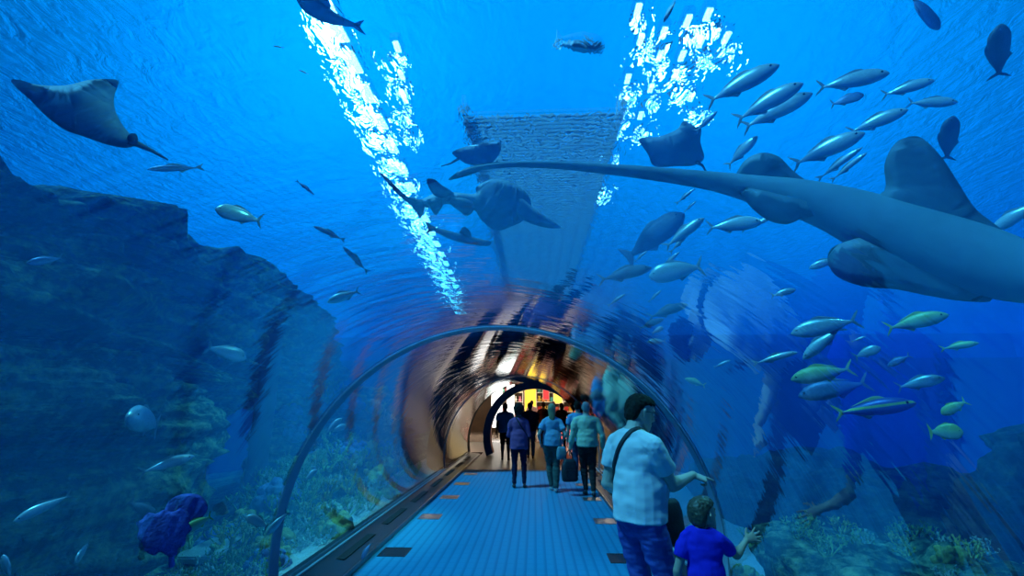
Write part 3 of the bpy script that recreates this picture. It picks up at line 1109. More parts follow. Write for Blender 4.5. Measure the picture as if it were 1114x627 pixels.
# big ray, upper left
c = P(85, 118, 4.2)
e = empty('ray', c, 'big dark ray gliding above the layered ledge at upper left', 'ray')
traced('body', [(12, 89), (22, 87), (40, 92), (70, 93), (97, 87), (118, 86), (129, 89), (124, 106), (126, 122), (134, 137), (144, 149), (147, 158), (135, 161), (115, 157), (92, 149), (72, 142), (52, 128), (34, 110)], 4.2, .10, m_ray, e)
tailwhip([(140, 153), (150, 157), (165, 164), (183, 174)], 4.2, .03, .006, m_rayd, e)
traced('dorsal_fin', [(138, 150), (143, 145), (149, 147), (150, 155), (143, 157)], 4.15, .015, m_rayd, e, L_=.05)
# ray right of the lamps
c = P(732, 160, 5.5)
e = empty('ray', c, 'dark ray seen from below just above the wedgefish tail', 'ray')
traced('body', [(695, 151), (716, 149), (736, 141), (744, 132), (757, 138), (763, 140), (762, 155), (766, 172), (755, 180), (735, 181), (712, 181), (705, 168)], 5.5, .09, m_ray, e)
tailwhip([(757, 176), (764, 180), (770, 190)], 5.5, .02, .006, m_rayd, e)
# dim ray over the shark
c = P(518, 170, 6.5)
e = empty('ray', c, 'dim flat ray over the brown shark near the picture centre', 'ray')
traced('body', [(492, 166), (505, 160), (524, 156), (543, 153), (545, 163), (540, 172), (530, 180), (510, 179), (499, 173)], 6.5, .08, m_ray, e)
tailwhip([(500, 172), (490, 178), (480, 181)], 6.5, .02, .006, m_rayd, e)
# shark with the rounded head, centre
c = P(520, 220, 4.6)
e = empty('shark', c, 'grey shark with rounded head and pointed fin, centre of the picture', 'shark')
traced('body', [(446, 214), (458, 217), (474, 210), (490, 209), (516, 211), (518, 204), (529, 197), (543, 195), (559, 200), (572, 209), (578, 222), (572, 238), (558, 246), (540, 251), (524, 240), (516, 229), (500, 226), (486, 222), (470, 226), (452, 223)], 4.6, .11, m_shk, e, L_=.07)
traced('pectoral_fin', [(566, 216), (580, 226), (594, 236), (610, 247), (606, 249), (590, 247), (572, 241), (562, 232)], 4.55, .03, m_shk, e, L_=.06)
traced('tail_fin', [(412, 187), (422, 194), (430, 202), (442, 213), (454, 217), (462, 222), (458, 237), (452, 230), (446, 223), (436, 215), (427, 206)], 4.6, .025, m_ray, e, L_=.05)
traced('dorsal_fin', [(464, 196), (472, 195), (480, 201), (488, 206), (494, 212), (480, 216), (470, 210)], 4.6, .02, m_ray, e, L_=.05)
traced('pelvic_fin', [(488, 216), (506, 216), (516, 222), (514, 231), (507, 235), (500, 230), (492, 224)], 4.5, .02, m_ray, e, L_=.05)
traced('anal_fin', [(464, 218), (478, 216), (482, 222), (478, 230), (474, 234), (469, 228)], 4.55, .02, m_ray, e, L_=.05)
# slender shark under it
c = P(502, 258, 5.2)
e = empty('shark', c, 'slender dark shark below the shark with the rounded head', 'shark')
traced('body', [(468, 247), (480, 249), (500, 254), (518, 259), (534, 263), (530, 268), (512, 266), (494, 262), (478, 255)], 5.2, .05, m_ray, e, L_=.06)
traced('tail_fin', [(462, 241), (468, 244), (476, 250), (470, 252), (463, 254), (466, 249)], 5.2, .01, m_rayd, e, L_=.05)
traced('dorsal_fin', [(500, 255), (504, 247), (511, 251), (512, 258)], 5.2, .01, m_rayd, e, L_=.05)
# shark at the top edge
c = P(350, 10, 4.8)
e = empty('shark', c, 'shark cut by the top edge over the left lamp row', 'shark')
traced('body', [(318, -14), (334, -8), (352, 4), (370, 17), (388, 26), (391, 30), (378, 29), (358, 26), (340, 19), (327, 8)], 4.8, .08, m_shk, e, L_=.07)
traced('dorsal_fin', [(340, 0), (352, -10), (356, -4), (360, 9), (350, 6)], 4.8, .015, m_shk, e, L_=.05)
traced('tail_fin', [(384, 26), (396, 22), (392, 29), (398, 38), (386, 31)], 4.8, .015, m_shk, e, L_=.05)

# the great wedgefish
D = 3.3
c = P(960, 250, D)
e = empty('wedgefish', c, 'huge grey wedgefish with a long thin tail stretching across the right half', 'wedgefish')
axis = [(497, 190, 2.5), (520, 183, 3.0), (560, 179, 3.5), (610, 180, 4.5), (660, 184, 6), (720, 190, 8), (780, 198, 11), (830, 208, 17), (870, 216, 21), (910, 228, 26), (950, 244, 32), (990, 259, 35), (1030, 272, 36),
        (1070, 285, 36), (1105, 297, 33), (1140, 307, 26), (1165, 314, 13)]
b = bmesh.new()
rs = []
cen = [P(x, y, D + .25 - .0004 * (x - 500)) for x, y, r in axis]
for i, (x, y, r) in enumerate(axis):
    t = (cen[min(i + 1, len(cen) - 1)] - cen[max(i - 1, 0)]).normalized()
    vw = ray(x, y)
    u_ = t.cross(vw).normalized(); v_ = t.cross(u_)
    rr = r / F_PX * D * F_PX / math.sqrt(F_PX ** 2 + (x - CX) ** 2 + (y - CY) ** 2)      # true radius at this distance
    rs.append([cen[i] - c + u_ * rr * math.cos(a) + v_ * rr * (.62 if x > 760 else .85) * math.sin(a) for a in [2 * math.pi * k / 24 for k in range(24)]])
# insert smooth intermediate rings
rs2 = []
for i in range(len(rs) - 1):
    p0 = rs[max(0, i - 1)]; p1 = rs[i]; p2 = rs[i + 1]; p3 = rs[min(len(rs) - 1, i + 2)]
    for t in (0, .33, .66):
        rs2.append([0.5 * ((2 * p1[k]) + (-p0[k] + p2[k]) * t + (2 * p0[k] - 5 * p1[k] + 4 * p2[k] - p3[k]) * t * t + (-p0[k] + 3 * p1[k] - 3 * p2[k] + p3[k]) * t ** 3) for k in range(24)])
rs2.append(rs[-1])
loft(b, rs2)
obj('body', b, m_wedge, e, True)
traced('pectoral_fin', [(935, 225), (962, 208), (962, 180), (972, 158), (988, 149), (1004, 151), (1025, 172), (1045, 203), (1062, 228), (1090, 250), (1118, 276), (1085, 300), (1030, 290), (985, 268)], D + .05, .022, m_wfin, e, L_=.08)
traced('pectoral_fin', [(1010, 322), (975, 315), (940, 312), (912, 302), (901, 287), (903, 272), (920, 263), (945, 258), (985, 262), (1050, 290), (1080, 325), (1050, 328)], D - .02, .018, m_wfin, e, L_=.08)
traced('dorsal_fin', [(802, 196), (806, 180), (817, 170), (832, 166), (848, 171), (862, 185), (880, 198), (905, 208), (880, 220), (830, 212)], D + .12, .014, m_wfin, e, L_=.06)
traced('pelvic_fin', [(800, 203), (818, 205), (850, 212), (885, 222), (892, 232), (872, 238), (856, 244), (838, 241), (824, 232), (812, 220)], D + .02, .014, m_wfin, e, L_=.06)
traced('tail_fin', [(488, 196), (494, 190), (505, 184), (520, 179), (545, 176), (525, 185), (510, 191), (499, 194)], D + .25, .010, m_wfin, e, L_=.05)

# ================================================================ sea fan and corals
m_fan = mat('sea_fan_purple', (0.16, 0.16, 0.60), (0.08, 0.08, 0.36), 30, 0.8, bump=.6, bscale=60)
c = P(186, 604, 3.75)
e = empty('sea_fan', c, 'purple two-lobed sea fan in front of the boulder at lower left', 'coral')
traced('fan_lobe', [(184, 606), (174, 601), (168, 605), (158, 600), (155, 592), (149, 585), (151, 577), (148, 569), (155, 565), (160, 558), (170, 559), (178, 555), (188, 557), (198, 553), (206, 560), (205, 568), (209, 576), (203, 583), (201, 593), (194, 597), (192, 604)], 3.7, .008, m_fan, e, L_=.03, ruffle=.0025)
traced('fan_lobe', [(182, 580), (178, 562), (182, 548), (192, 540), (206, 537), (219, 540), (226, 550), (223, 560), (213, 568), (200, 572), (192, 582)], 3.8, .008, m_fan, e, L_=.03, ruffle=.0025)
b = bmesh.new()
tube(b, [P(187, 616, 3.76) - c, P(186, 604, 3.72) - c, P(183, 580, 3.70) - c, P(190, 560, 3.74) - c], [.016, .012, .008, .005], 8)
obj('stem', b, m_fan, e, True)


def coral_mat(name, a, b_):
    return mat(name, a, b_, 18, 0.85, bump=.5, bscale=90)


def branch_coral(seed, n0=7, depth=4, spread=0.9, ln=0.11, r0=0.013, m=None, name='branching_coral'):
    R_ = random.Random(seed)
    b = bmesh.new()

    def grow(p, d, l, r, k):
        q1 = p + d * l * .5 + Vector((R_.uniform(-1, 1), R_.uniform(-1, 1), R_.uniform(-.4, .8))) * l * .10
        q2 = q1 + d * l * .5
        tube(b, [p, q1, q2], [r, r * .88, r * .72], 6)
        if k > 0:
            for _ in range(R_.choice((2, 3, 3))):
                nd = (d + Vector((R_.uniform(-1, 1), R_.uniform(-1, 1), R_.uniform(-.2, .9))) * spread).normalized()
                grow(q2, nd, l * R_.uniform(.60, .85), r * .70, k - 1)
    for i in range(n0):
        a = 2 * math.pi * i / n0 + R_.uniform(-.3, .3)
        grow(Vector((.03 * math.cos(a), .03 * math.sin(a), 0)), Vector((math.cos(a) * .8, math.sin(a) * .8, R_.uniform(.6, 1.3))).normalized(), ln * R_.uniform(.7, 1.1), r0, depth)
    s_ = bmesh.ops.create_icosphere(b, subdivisions=2, radius=.07)
    return bake(name, b, m, None, .0075, 1)


def lump_coral(seed, m, name='lobed_coral'):
    R_ = random.Random(seed)
    b = bmesh.new()
    for i in range(26):
        a = R_.uniform(0, 2 * math.pi); z = R_.uniform(0, 1)
        rr = math.sqrt(1 - z * z * .9) * .20
        s_ = bmesh.ops.create_icosphere(b, subdivisions=2, radius=R_.uniform(.035, .07))
        bmesh.ops.translate(b, vec=(rr * math.cos(a), rr * math.sin(a), z * .20), verts=s_['verts'])
    s_ = bmesh.ops.create_icosphere(b, subdivisions=3, radius=.18)
    return bake(name, b, m, None, .014, 1, lambda p: .010 * noise.fractal(p * 30, 1, 2, 3))


cm = [coral_mat('coral_green', (0.40, 0.55, 0.20), (0.22, 0.34, 0.12)), coral_mat('coral_pale', (0.55, 0.66, 0.55), (0.34, 0.45, 0.38)),
      coral_mat('coral_ochre', (0.55, 0.50, 0.12), (0.32, 0.30, 0.08)), coral_mat('coral_blue', (0.20, 0.32, 0.62), (0.12, 0.2, 0.45))]
cp = [(branch_coral(1, m=cm[0]), 'green branching coral'), (branch_coral(2, 9, 4, 1.1, .09, .011, cm[1]), 'pale bushy branching coral'),
      (branch_coral(3, 6, 4, .7, .12, .013, cm[0]), 'tall green branching coral'), (lump_coral(4, cm[2]), 'ochre lobed coral'), (branch_coral(5, 8, 3, .9, .11, .016, cm[2], 'staghorn_coral'), 'ochre staghorn coral'),
      (lump_coral(6, cm[3]), 'blue lobed coral'), (lump_coral(7, cm[1]), 'pale lobed coral')]
used = set()
placed = []
RC = random.Random(5)


def surf_z(x, y):
    """height of rock or sand under a point"""
    z = zbed(x, y)
    for o in [o for o in C.objects if o.name.startswith('boulder')]:
        l = o.matrix_world.inverted() @ Vector((x, y, 6)) if False else Vector((x, y, 6)) - o.location
        h = BV[o.name].ray_cast(l, Vector((0, 0, -1)))
        if h[0] is not None:
            z = max(z, h[0].z + o.location.z)
    return z


BV = {}
for o in C.objects:
    if o.name.startswith('boulder'):
        BV[o.name] = BVHTree.FromPolygons([v.co for v in o.data.vertices], [p.vertices for p in o.data.polygons])


def put_coral(x, y, s, where, ki=None, sink=.03):
    ki = RC.randrange(len(cp)) if ki is None else ki
    if y < 7 and x < 0 and surf_z(x, y) > zbed(x, y) + .25:
        return
    src, word = cp[ki]
    if any((x - a) ** 2 + (y - b_) ** 2 < ((.115 if x < 0 else .15) * (s + c_)) ** 2 for a, b_, c_ in placed):
        return
    placed.append((x, y, s))
    if ki not in used:
        used.add(ki); o = src
    else:
        o = src.copy(); C.objects.link(o)
    o.location = (x, y, surf_z(x, y) - sink * s)
    o.rotation_euler = (RC.uniform(-.15, .15), RC.uniform(-.15, .15), RC.uniform(0, 6.28))
    o.scale = (s, s, s * RC.uniform(.85, 1.1))
    tag(o, '%s %s' % (word, where), 'coral', '%ss %s' % (word, where))


for k in range(800):
    y = 3.4 + 7.0 * (k / 800) + RC.uniform(-.2, .2)
    x = lbx - .22 - 1.7 * RC.random() ** 1.1 * (1.0 if y > 4.2 else .8)
    w_ = (0, 1, 2, 1, 0, 4, 3, 0, 1, 5, 6, 2)[k % 12]
    put_coral(x, y, RC.uniform(.75, 1.25) * (1 + max(0, (lbx - x) - .6) * .25), 'in the bed left of the tunnel', w_)
for k in range(22):
    put_coral(-4.2 - RC.random() * .9, 8.2 + RC.random() * 3.2, RC.uniform(.8, 1.4), 'on the mound beyond the near ring')
for k in range(44):
    put_coral(rbx + .35 + RC.random() * 1.4, 2.9 + RC.random() * 2.4, RC.uniform(.35, .6), 'on the rock behind the small boy', (0, 1, 0, 3, 1, 4, 2)[k % 7])
# ================================================================ people
def ell(c, u, v, w_, n=14):
    """ring: centre c, half axes u and v"""
    return [Vector(c) + u * math.cos(2 * math.pi * k / n) + v * math.sin(2 * math.pi * k / n) for k in range(n)]


def limb(bm, pts, rad, flat=1.0, side=None, n=12, balls=True):
    pts = [Vector(p) for p in pts]
    # resample with smooth radii
    rings = []
    prev = None
    for i, p in enumerate(pts):
        t = (pts[min(i + 1, len(pts) - 1)] - pts[max(i - 1, 0)]).normalized()
        if side is not None:
            u = (side - t * side.dot(t)).normalized()
        elif prev is None:
            a = Vector((0, 1, 0)) if abs(t.y) < 0.8 else Vector((1, 0, 0))
            u = (a - t * a.dot(t)).normalized()
        else:
            u = (prev - t * prev.dot(t)).normalized()
        prev = u
        v = t.cross(u)
        rings.append(ell(p, u * rad[i], v * rad[i] * flat, None, n))
    loft(bm, rings)
    if balls:
        for p, r in ((pts[0], rad[0]), (pts[-1], rad[-1])):
            s = bmesh.ops.create_icosphere(bm, subdivisions=2, radius=r * min(1, flat * 1.02) * 0.99)
            bmesh.ops.translate(bm, vec=p, verts=s['verts'])


def seg(a, b, ra, rb, bulge=0.0, n=5, at=0.35):
    """points and radii along a limb segment with a muscle bulge"""
    P_, R_ = [], []
    for k in range(n + 1):
        t = k / n
        P_.append(Vector(a).lerp(Vector(b), t))
        R_.append(ra + (rb - ra) * t + bulge * math.exp(-((t - at) / 0.25) ** 2))
    return P_, R_


def ik(a, c, l1, l2, hint):
    a, c = Vector(a), Vector(c)
    d = c - a
    dist = min(d.length, (l1 + l2) * 0.995)
    dn = d.normalized()
    x = (l1 * l1 - l2 * l2 + dist * dist) / (2 * dist)
    h = math.sqrt(max(1e-6, l1 * l1 - x * x))
    hv = Vector(hint) - dn * Vector(hint).dot(dn)
    hv.normalize()
    return a + dn * x + hv * h, a + dn * dist


HEAD = [(-.118, .020, .080, .035), (-.108, .034, .089, .012), (-.090, .047, .092, -.025), (-.060, .058, .090, -.062), (-.025, .067, .089, -.085),
        (.015, .073, .090, -.096), (.048, .075, .090, -.099), (.078, .069, .078, -.091), (.102, .049, .050, -.068), (.118, .018, .012, -.026)]
HAIR = {
    'short': [(-.070, .050, -.040, -.082), (-.045, .068, -.022, -.102), (-.01, .077, -.010, -.110), (.025, .081, .010, -.113), (.052, .082, .060, -.112), (.072, .079, .096, -.108),
              (.098, .064, .086, -.092), (.120, .040, .055, -.062), (.131, .014, .014, -.018)],
    'curly': [(-.085, .060, -.030, -.10), (-.05, .090, -.008, -.130), (-.01, .106, .012, -.142), (.03, .112, .04, -.146), (.06, .112, .085, -.143), (.09, .102, .115, -.132),
              (.125, .078, .10, -.105), (.150, .045, .06, -.065), (.162, .014, .016, -.018)],
    'long': [(-.30, .020, -.075, -.105), (-.24, .048, -.055, -.118), (-.16, .066, -.045, -.122), (-.09, .072, -.035, -.114), (-.045, .078, -.014, -.112), (-.01, .081, -.004, -.114), (.025, .084, .012, -.116),
             (.052, .085, .060, -.114), (.072, .081, .097, -.110), (.098, .066, .088, -.094), (.122, .041, .056, -.063), (.133, .014, .014, -.018)],
    'bun': [(-.070, .050, -.040, -.085), (-.045, .070, -.020, -.104), (-.01, .080, -.004, -.113), (.025, .084, .014, -.116), (.052, .085, .062, -.115), (.072, .082, .098, -.111),
            (.102, .066, .088, -.095), (.126, .041, .056, -.063), (.137, .014, .014, -.018)],
    'thin': [(-.075, .048, -.042, -.080), (-.045, .066, -.024, -.098), (-.01, .0755, -.014, -.105), (.025, .0785, -.004, -.107), (.050, .079, .010, -.106), (.072, .074, .030, -.101),
             (.098, .058, .040, -.083), (.114, .036, .030, -.055), (.1215, .012, .008, -.016)],
}
TORSO = [(0.84, .130, .090, 0), (0.90, .146, .100, 0), (0.97, .150, .104, 0), (1.05, .150, .108, .004), (1.13, .150, .108, .006), (1.22, .160, .114, .004), (1.31, .172, .117, -.002),
         (1.37, .170, .106, -.008), (1.42, .135, .088, -.012), (1.47, .090, .066, -.014), (1.50, .058, .056, -.008)]
m_eye_w = mat('eye_white', (0.8, 0.8, 0.8), None, 3, 0.3)


def hand(bm, wpt, d, nrm, s, sgn, curls, spread=0.0, thumb=0.5, k=1.0, fr=0.0085):
    """palm, four fingers and a thumb; d = direction of the hand, nrm = back of the hand, s = scale"""
    d = Vector(d).normalized()
    nrm = Vector(nrm); nrm = (nrm - d * nrm.dot(d)).normalized()
    sd = d.cross(nrm) * sgn                       # towards the thumb
    w_ = Vector(wpt)
    rings = []
    for t, hw, ht in ((-.015, .026, .021), (.015, .031, .019), (.045, .039, .017), (.075, .042, .015), (.092, .040, .012)):
        rings.append(ell(w_ + d * t * s, sd * hw * s, nrm * ht * s, None, 14))
    loft(bm, rings)
    lens = (.072, .080, .074, .060)
    for f in range(4):
        off = (0.0315 - 0.021 * f)
        ang = spread * (1.5 - f) / 1.5
        base = w_ + (d * (.088 - .004 * abs(f - 1)) + sd * off) * s
        dirv = (d * math.cos(ang) + sd * math.sin(ang)).normalized()
        axis = dirv.cross(nrm).normalized()
        pts = [base - dirv * .02 * s]
        cur = base; dd = dirv
        c = curls[f]
        pts.append(cur)
        for j, ln in enumerate((.44, .31, .25)):
            dd = (Quaternion(axis, -c * (1.0 if j else 0.8)) @ dd).normalized()
            cur = cur + dd * lens[f] * ln * s
            pts.append(cur)
        r0 = fr * s
        limb(bm, pts, [r0 * 1.05, r0 * 1.05, r0, r0 * .92, r0 * .78], n=8)
    tb = w_ + (d * .020 + sd * .028) * s
    td = (d * math.cos(thumb) + sd * math.sin(thumb) - nrm * 0.25).normalized()
    t2 = (td * 0.8 + d * 0.5 - nrm * 0.15).normalized()
    limb(bm, [tb - td * .015 * s, tb + td * .030 * s, tb + td * .036 * s + t2 * .026 * s, tb + td * .036 * s + t2 * .048 * s], [.014 * s, .0115 * s, .0098 * s, .0075 * s], n=8)


def person(loc, rotz, height, label, skin, group=None, hair=('short', None), shirt=None, legs=None, shoe=None,
           bulk=1.0, hs=1.0, female=False, feet=((-.09, 0.0), (.09, 0.0)), hands=None, head=(0, 0, 0), voxel=0.010, sleeve='short', hem=0.84, belly=0.0,
           detail=False, lean=0.0, curl=0.35, shorts=False, wide=1.0, hand_dir=None, child=False, collar=False, flare=0.0, hips=1.0, hint=None, head_off=(0, 0, 0), fr=0.0085):
    k = height / 1.75
    e = empty('person', loc, label, 'person', group, rotz)
    inv = Matrix.Rotation(-rotz, 3, 'Z')
    V3 = lambda x, y, z: Vector((x * k, y * k, z * k))

    def lean_(p):                       # the trunk leans forward above the hips
        z = p.z / k - 0.92
        if z > 0:
            p = p + Vector((0, lean * z * k, 0))
        return p
    shw = .188 * bulk * (0.90 if female else 1) * (0.88 if child else 1)
    body = bmesh.new(); top = bmesh.new(); low = bmesh.new(); sho = bmesh.new()
    # trunk
    waist = 0.88 if female else 1.0
    tor, torc = [], []
    for (z, hw, hd, yo) in TORSO:
        f = bulk * (waist if 1.0 < z < 1.28 else 1) * (0.93 if female and z > 1.28 else 1) * (hips if z < 1.0 else 1)
        b_ = belly * math.exp(-((z - 1.08) / 0.12) ** 2)
        c = lean_(V3(0, yo + b_ * .5, z))
        tor.append(ell(c, Vector((hw * f * k, 0, 0)), Vector((0, (hd * f + b_ * .5) * k, 0)), None, 20))
        g = 1.07
        hw2, hd2 = hw * f * g + .006, hd * f * g + .008
        if z < 1.2:
            hw2 = max(hw2, .190 * bulk + flare * (1.2 - z)); hd2 = max(hd2, .152 * bulk + flare * .6 * (1.2 - z))
        if z >= hem - .001 and z < 1.485:
            torc.append(ell(c, Vector((hw2 * k, 0, 0)), Vector((0, (hd2 + b_ * .5) * k, 0)), None, 20))
    if hem < 0.84:
        torc.insert(0, ell(lean_(V3(0, 0, hem)), Vector(((.194 * bulk + flare * .4) * k, 0, 0)), Vector((0, (.156 * bulk + flare * .25) * k, 0)), None, 20))
    loft(body, tor)
    loft(top, torc)
    # neck and head
    nb = lean_(V3(0, -.012, 1.46))
    hc = lean_(V3(0, .012, 1.75 - .118 * hs - .005)) + Vector(head_off) * k
    limb(body, [nb, nb.lerp(hc, .5) + V3(0, -.006, 0), hc + V3(0, -.012, -.03)], [.062 * k * bulk ** .5, .056 * k * bulk ** .5, .055 * k], n=14)
    if collar:
        cc = lean_(V3(0, -.010, 1.482))
        rr = []
        for (dz, r_) in ((-.03, .082), (-.005, .076), (.018, .071), (.026, .066)):
            rr.append(ell(cc + V3(0, -.004, dz), Vector((r_ * k * bulk ** .5, 0, 0)), Vector((0, r_ * k * 1.02, .018 * k)), None, 20))
        loft(top, rr)
    yaw, pit, rol = head
    R = Matrix.Rotation(yaw, 3, 'Z') @ Matrix.Rotation(pit, 3, 'X') @ Matrix.Rotation(rol, 3, 'Y')
    q = hs * k
    HP = lambda x, y, z: hc + R @ Vector((x * q, y * q, z * q))
    loft(body, [[HP(hw * math.cos(a), (yf + yb) / 2 + (yf - yb) / 2 * math.sin(a), z) for a in [2 * math.pi * i / 20 for i in range(20)]] for z, hw, yf, yb in HEAD])
    # nose, brow, lips, chin, ears
    limb(body, [HP(0, .083, .022), HP(0, .097, -.004), HP(0, .108, -.024), HP(0, .094, -.034)], [.008 * q, .009 * q, .0125 * q, .010 * q], n=8)
    limb(body, [HP(-.05, .070, .034), HP(-.025, .086, .036), HP(0, .087, .032), HP(.025, .086, .036), HP(.05, .070, .034)], [.008 * q, .009 * q, .007 * q, .009 * q, .008 * q], n=8)
    limb(body, [HP(-.022, .084, -.060), HP(0, .094, -.058), HP(.022, .084, -.060)], [.004 * q, .008 * q, .004 * q], n=8)
    limb(body, [HP(-.018, .084, -.070), HP(0, .092, -.071), HP(.018, .084, -.070)], [.004 * q, .008 * q, .004 * q], n=8)
    for sx in (-1, 1):
        limb(body, [HP(sx * .073, .002, -.035), HP(sx * .081, -.004, -.012), HP(sx * .085, -.012, .012), HP(sx * .079, -.006, .026)], [.008 * q, .011 * q, .014 * q, .009 * q], n=8, flat=.6)
    # hair
    hk, hm = hair
    if hm is not None:
        hb = bmesh.new()
        loft(hb, [[HP(hw * math.cos(a), (yf + yb) / 2 + (yf - yb) / 2 * math.sin(a), z) for a in [2 * math.pi * i / 28 for i in range(28)]] for z, hw, yf, yb in HAIR[hk]])
        if hk == 'bun':
            s_ = bmesh.ops.create_icosphere(hb, subdivisions=3, radius=.045 * q); bmesh.ops.translate(hb, vec=HP(0, -.13, .07), verts=s_['verts'])
        am = {'curly': .016, 'short': .005, 'long': .004, 'thin': .0015, 'bun': .003}[hk] * q
        fq = {'curly': 34, 'short': 55, 'long': 22, 'thin': 60, 'bun': 30}[hk] / q
        st = Vector((1, 1, .25 if hk == 'long' else 1))
        bake('hair', hb, hm, e, .006 if not child else .005, 2, lambda p: am * noise.fractal(Vector((p.x * st.x, p.y, p.z * st.z)) * fq, 1, 2, 3))
    # arms
    hands = hands or ((-.27, .02, .80), (.27, .02, .80))
    for i, sx in enumerate((-1, 1)):
        sh = lean_(V3(sx * shw, -.005, 1.375))
        hd_ = hands[i]
        l1, l2 = .295 * k, .262 * k
        if isinstance(hd_, Vector):                       # a point in the world
            wr = inv @ (hd_ - Vector(loc))
        else:
            wr = V3(*hd_)
        hn = (hint[i] if hint and hint[i] is not None else (sx * .5, -1.0, -.2))
        if isinstance(hn, Vector):
            hn = inv @ hn
        el, wr = ik(sh, wr, l1, l2, hn)
        th = (0.86 if female else 1.0) * bulk ** .7 * k
        p1, r1 = seg(sh, el, .056 * th, .040 * th, .006 * th)
        p2, r2 = seg(el, wr, .041 * th, .027 * th, .007 * th, at=.25)
        limb(body, p1, r1); limb(body, p2, r2)
        limb(body, [lean_(V3(sx * .06 * bulk, -.008, 1.445)), sh], [.050 * k, .054 * th])
        # sleeve
        if sleeve:
            s1 = [r * 1.16 + .006 * k for r in r1]
            limb(top, [lean_(V3(sx * .06 * bulk, -.010, 1.435)), sh], [.062 * k, s1[0]], balls=True)
            if sleeve == 'short':
                q1 = p1[:4]; s1 = [s1[0], s1[1] * 1.02, s1[2] * 1.08, s1[3] * 1.17]
                limb(top, q1, s1, balls=False)
            else:
                limb(top, p1, s1)
                s2 = [r * 1.18 + .006 * k for r in r2]
                limb(top, p2, s2, balls=False)
                limb(top, p2[:2], s2[:2])
        dirh = (wr - el).normalized()
        if hand_dir and hand_dir[i]:
            dv, nv, cu, spr, tmb = hand_dir[i]
            hand(body, wr, inv @ Vector(dv), inv @ Vector(nv), k * (1.05 if child else 1), -sx, cu, spr, tmb, fr=fr)
        else:
            hand(body, wr, dirh, Vector((sx, 0.25, 0)), k, sx, (curl,) * 4, 0.06, 0.45, fr=fr)
    # legs
    for i, sx in enumerate((-1, 1)):
        fx, fy = feet[i][:2]
        fz = feet[i][2] if len(feet[i]) > 2 else 0.0
        hp = V3(sx * .088 * hips, 0, .90)
        an = V3(fx, fy - .02, .085 + fz)
        kn, an = ik(hp, an, .425 * k, .415 * k, (0, 1, 0))
        lb_ = bulk ** .6 * k * (0.95 if female else 1)
        p1, r1 = seg(hp, kn, .088 * lb_ * hips, .055 * lb_, .004 * k)
        p2, r2 = seg(kn, an, .054 * lb_, .036 * lb_, .010 * lb_, at=.28)
        limb(body, p1, r1, n=14); limb(body, p2, r2, n=14)
        limb(low, p1, [r * 1.06 * wide ** .5 + .006 * k for r in r1], n=16)
        if shorts:
            limb(low, p1[-2:] + [p1[-1] + (p2[1] - p2[0]) * .1], [(r * 1.22 + .006 * k) for r in r1[-2:]] + [r1[-1] * 1.25], n=16, balls=False)
        else:
            limb(low, p2, [r * (1.05 + .0) * (1 + (wide - 1) * (1 + .5 * j / 5)) + .006 * k for j, r in enumerate(r2)], n=16, balls=False)
            limb(low, p2[:2], [r * 1.08 * wide ** .7 + .006 * k for r in r2[:2]], n=16)
        # foot / shoe
        yaw_f = -sx * -0.10
        fd = Vector((math.sin(yaw_f), math.cos(yaw_f), -fz * 1.6)).normalized()
        sdv = Vector((math.cos(yaw_f), -math.sin(yaw_f), 0))
        upv = sdv.cross(fd)
        hl = an - Vector((0, 0, .050 * k))
        rs = []
        for t, hw, hh, zo in ((-.062, .020, .020, .0), (-.050, .030, .032, .004), (-.01, .036, .042, .010), (.05, .040, .034, .0), (.11, .046, .024, -.008), (.16, .042, .020, -.012), (.19, .022, .013, -.017)):
            rs.append(ell(hl + (fd * t + upv * zo) * k, sdv * hw * k, upv * hh * k, None, 14))
        loft(sho, rs)
        limb(body, [an, hl + fd * .10 * k], [.034 * k, .024 * k])
    pel = [(0.80, .10, .09), (0.86, .150, .108), (0.93, .160, .112), (0.98, .150, .104)]
    loft(low, [ell(V3(0, 0, z), Vector(((hw * bulk * hips + .008) * k, 0, 0)), Vector((0, (hd * bulk * hips + .008) * k, 0)), None, 20) for z, hw, hd in pel])
    fold = lambda amp, f, st: (lambda p: amp * k * noise.fractal(Vector((p.x * f / k, p.y * f / k, p.z * f * st / k)), 1.0, 2.0, 2))
    cv = voxel * 1.15
    bake('body', body, skin, e, voxel, 3)
    bake('shirt', top, shirt, e, cv, 5, fold(.013, 6, 1.6))
    bake('shorts' if shorts else 'trousers', low, legs, e, cv, 5, fold(.010, 8, 2.4))
    bake('shoes', sho, shoe, e, cv * .9, 2)
    if detail:
        for sx in (-1, 1):
            b_ = bmesh.new()
            s_ = bmesh.ops.create_uvsphere(b_, u_segments=12, v_segments=8, radius=.0115 * q)
            bmesh.ops.translate(b_, vec=HP(sx * .030, .081, .012), verts=s_['verts'])
            obj('eye', b_, m_eye_w, e, True)
    e['hc'] = list(hc)
    return e, HP, lean_


SK = mat('skin_tan', (0.50, 0.36, 0.28), (0.42, 0.29, 0.22), 5, 0.55)
SKL = mat('skin_light', (0.62, 0.50, 0.42), (0.55, 0.42, 0.35), 5, 0.55)
SKD = mat('skin_dark', (0.10, 0.06, 0.045), (0.07, 0.04, 0.03), 5, 0.55)
H_dk = mat('hair_dark', (0.012, 0.010, 0.010), (0.03, 0.025, 0.02), 60, 0.75, stretch=(1, 1, .3), spec=.15)
H_br = mat('hair_brown', (0.09, 0.075, 0.05), (0.04, 0.03, 0.02), 60, 0.5, stretch=(1, 1, .3))
H_bl = mat('hair_blonde', (0.42, 0.36, 0.20), (0.25, 0.20, 0.10), 40, 0.5, stretch=(1, 1, .2))
H_gy = mat('hair_grey', (0.36, 0.37, 0.38), (0.22, 0.23, 0.24), 60, 0.6)


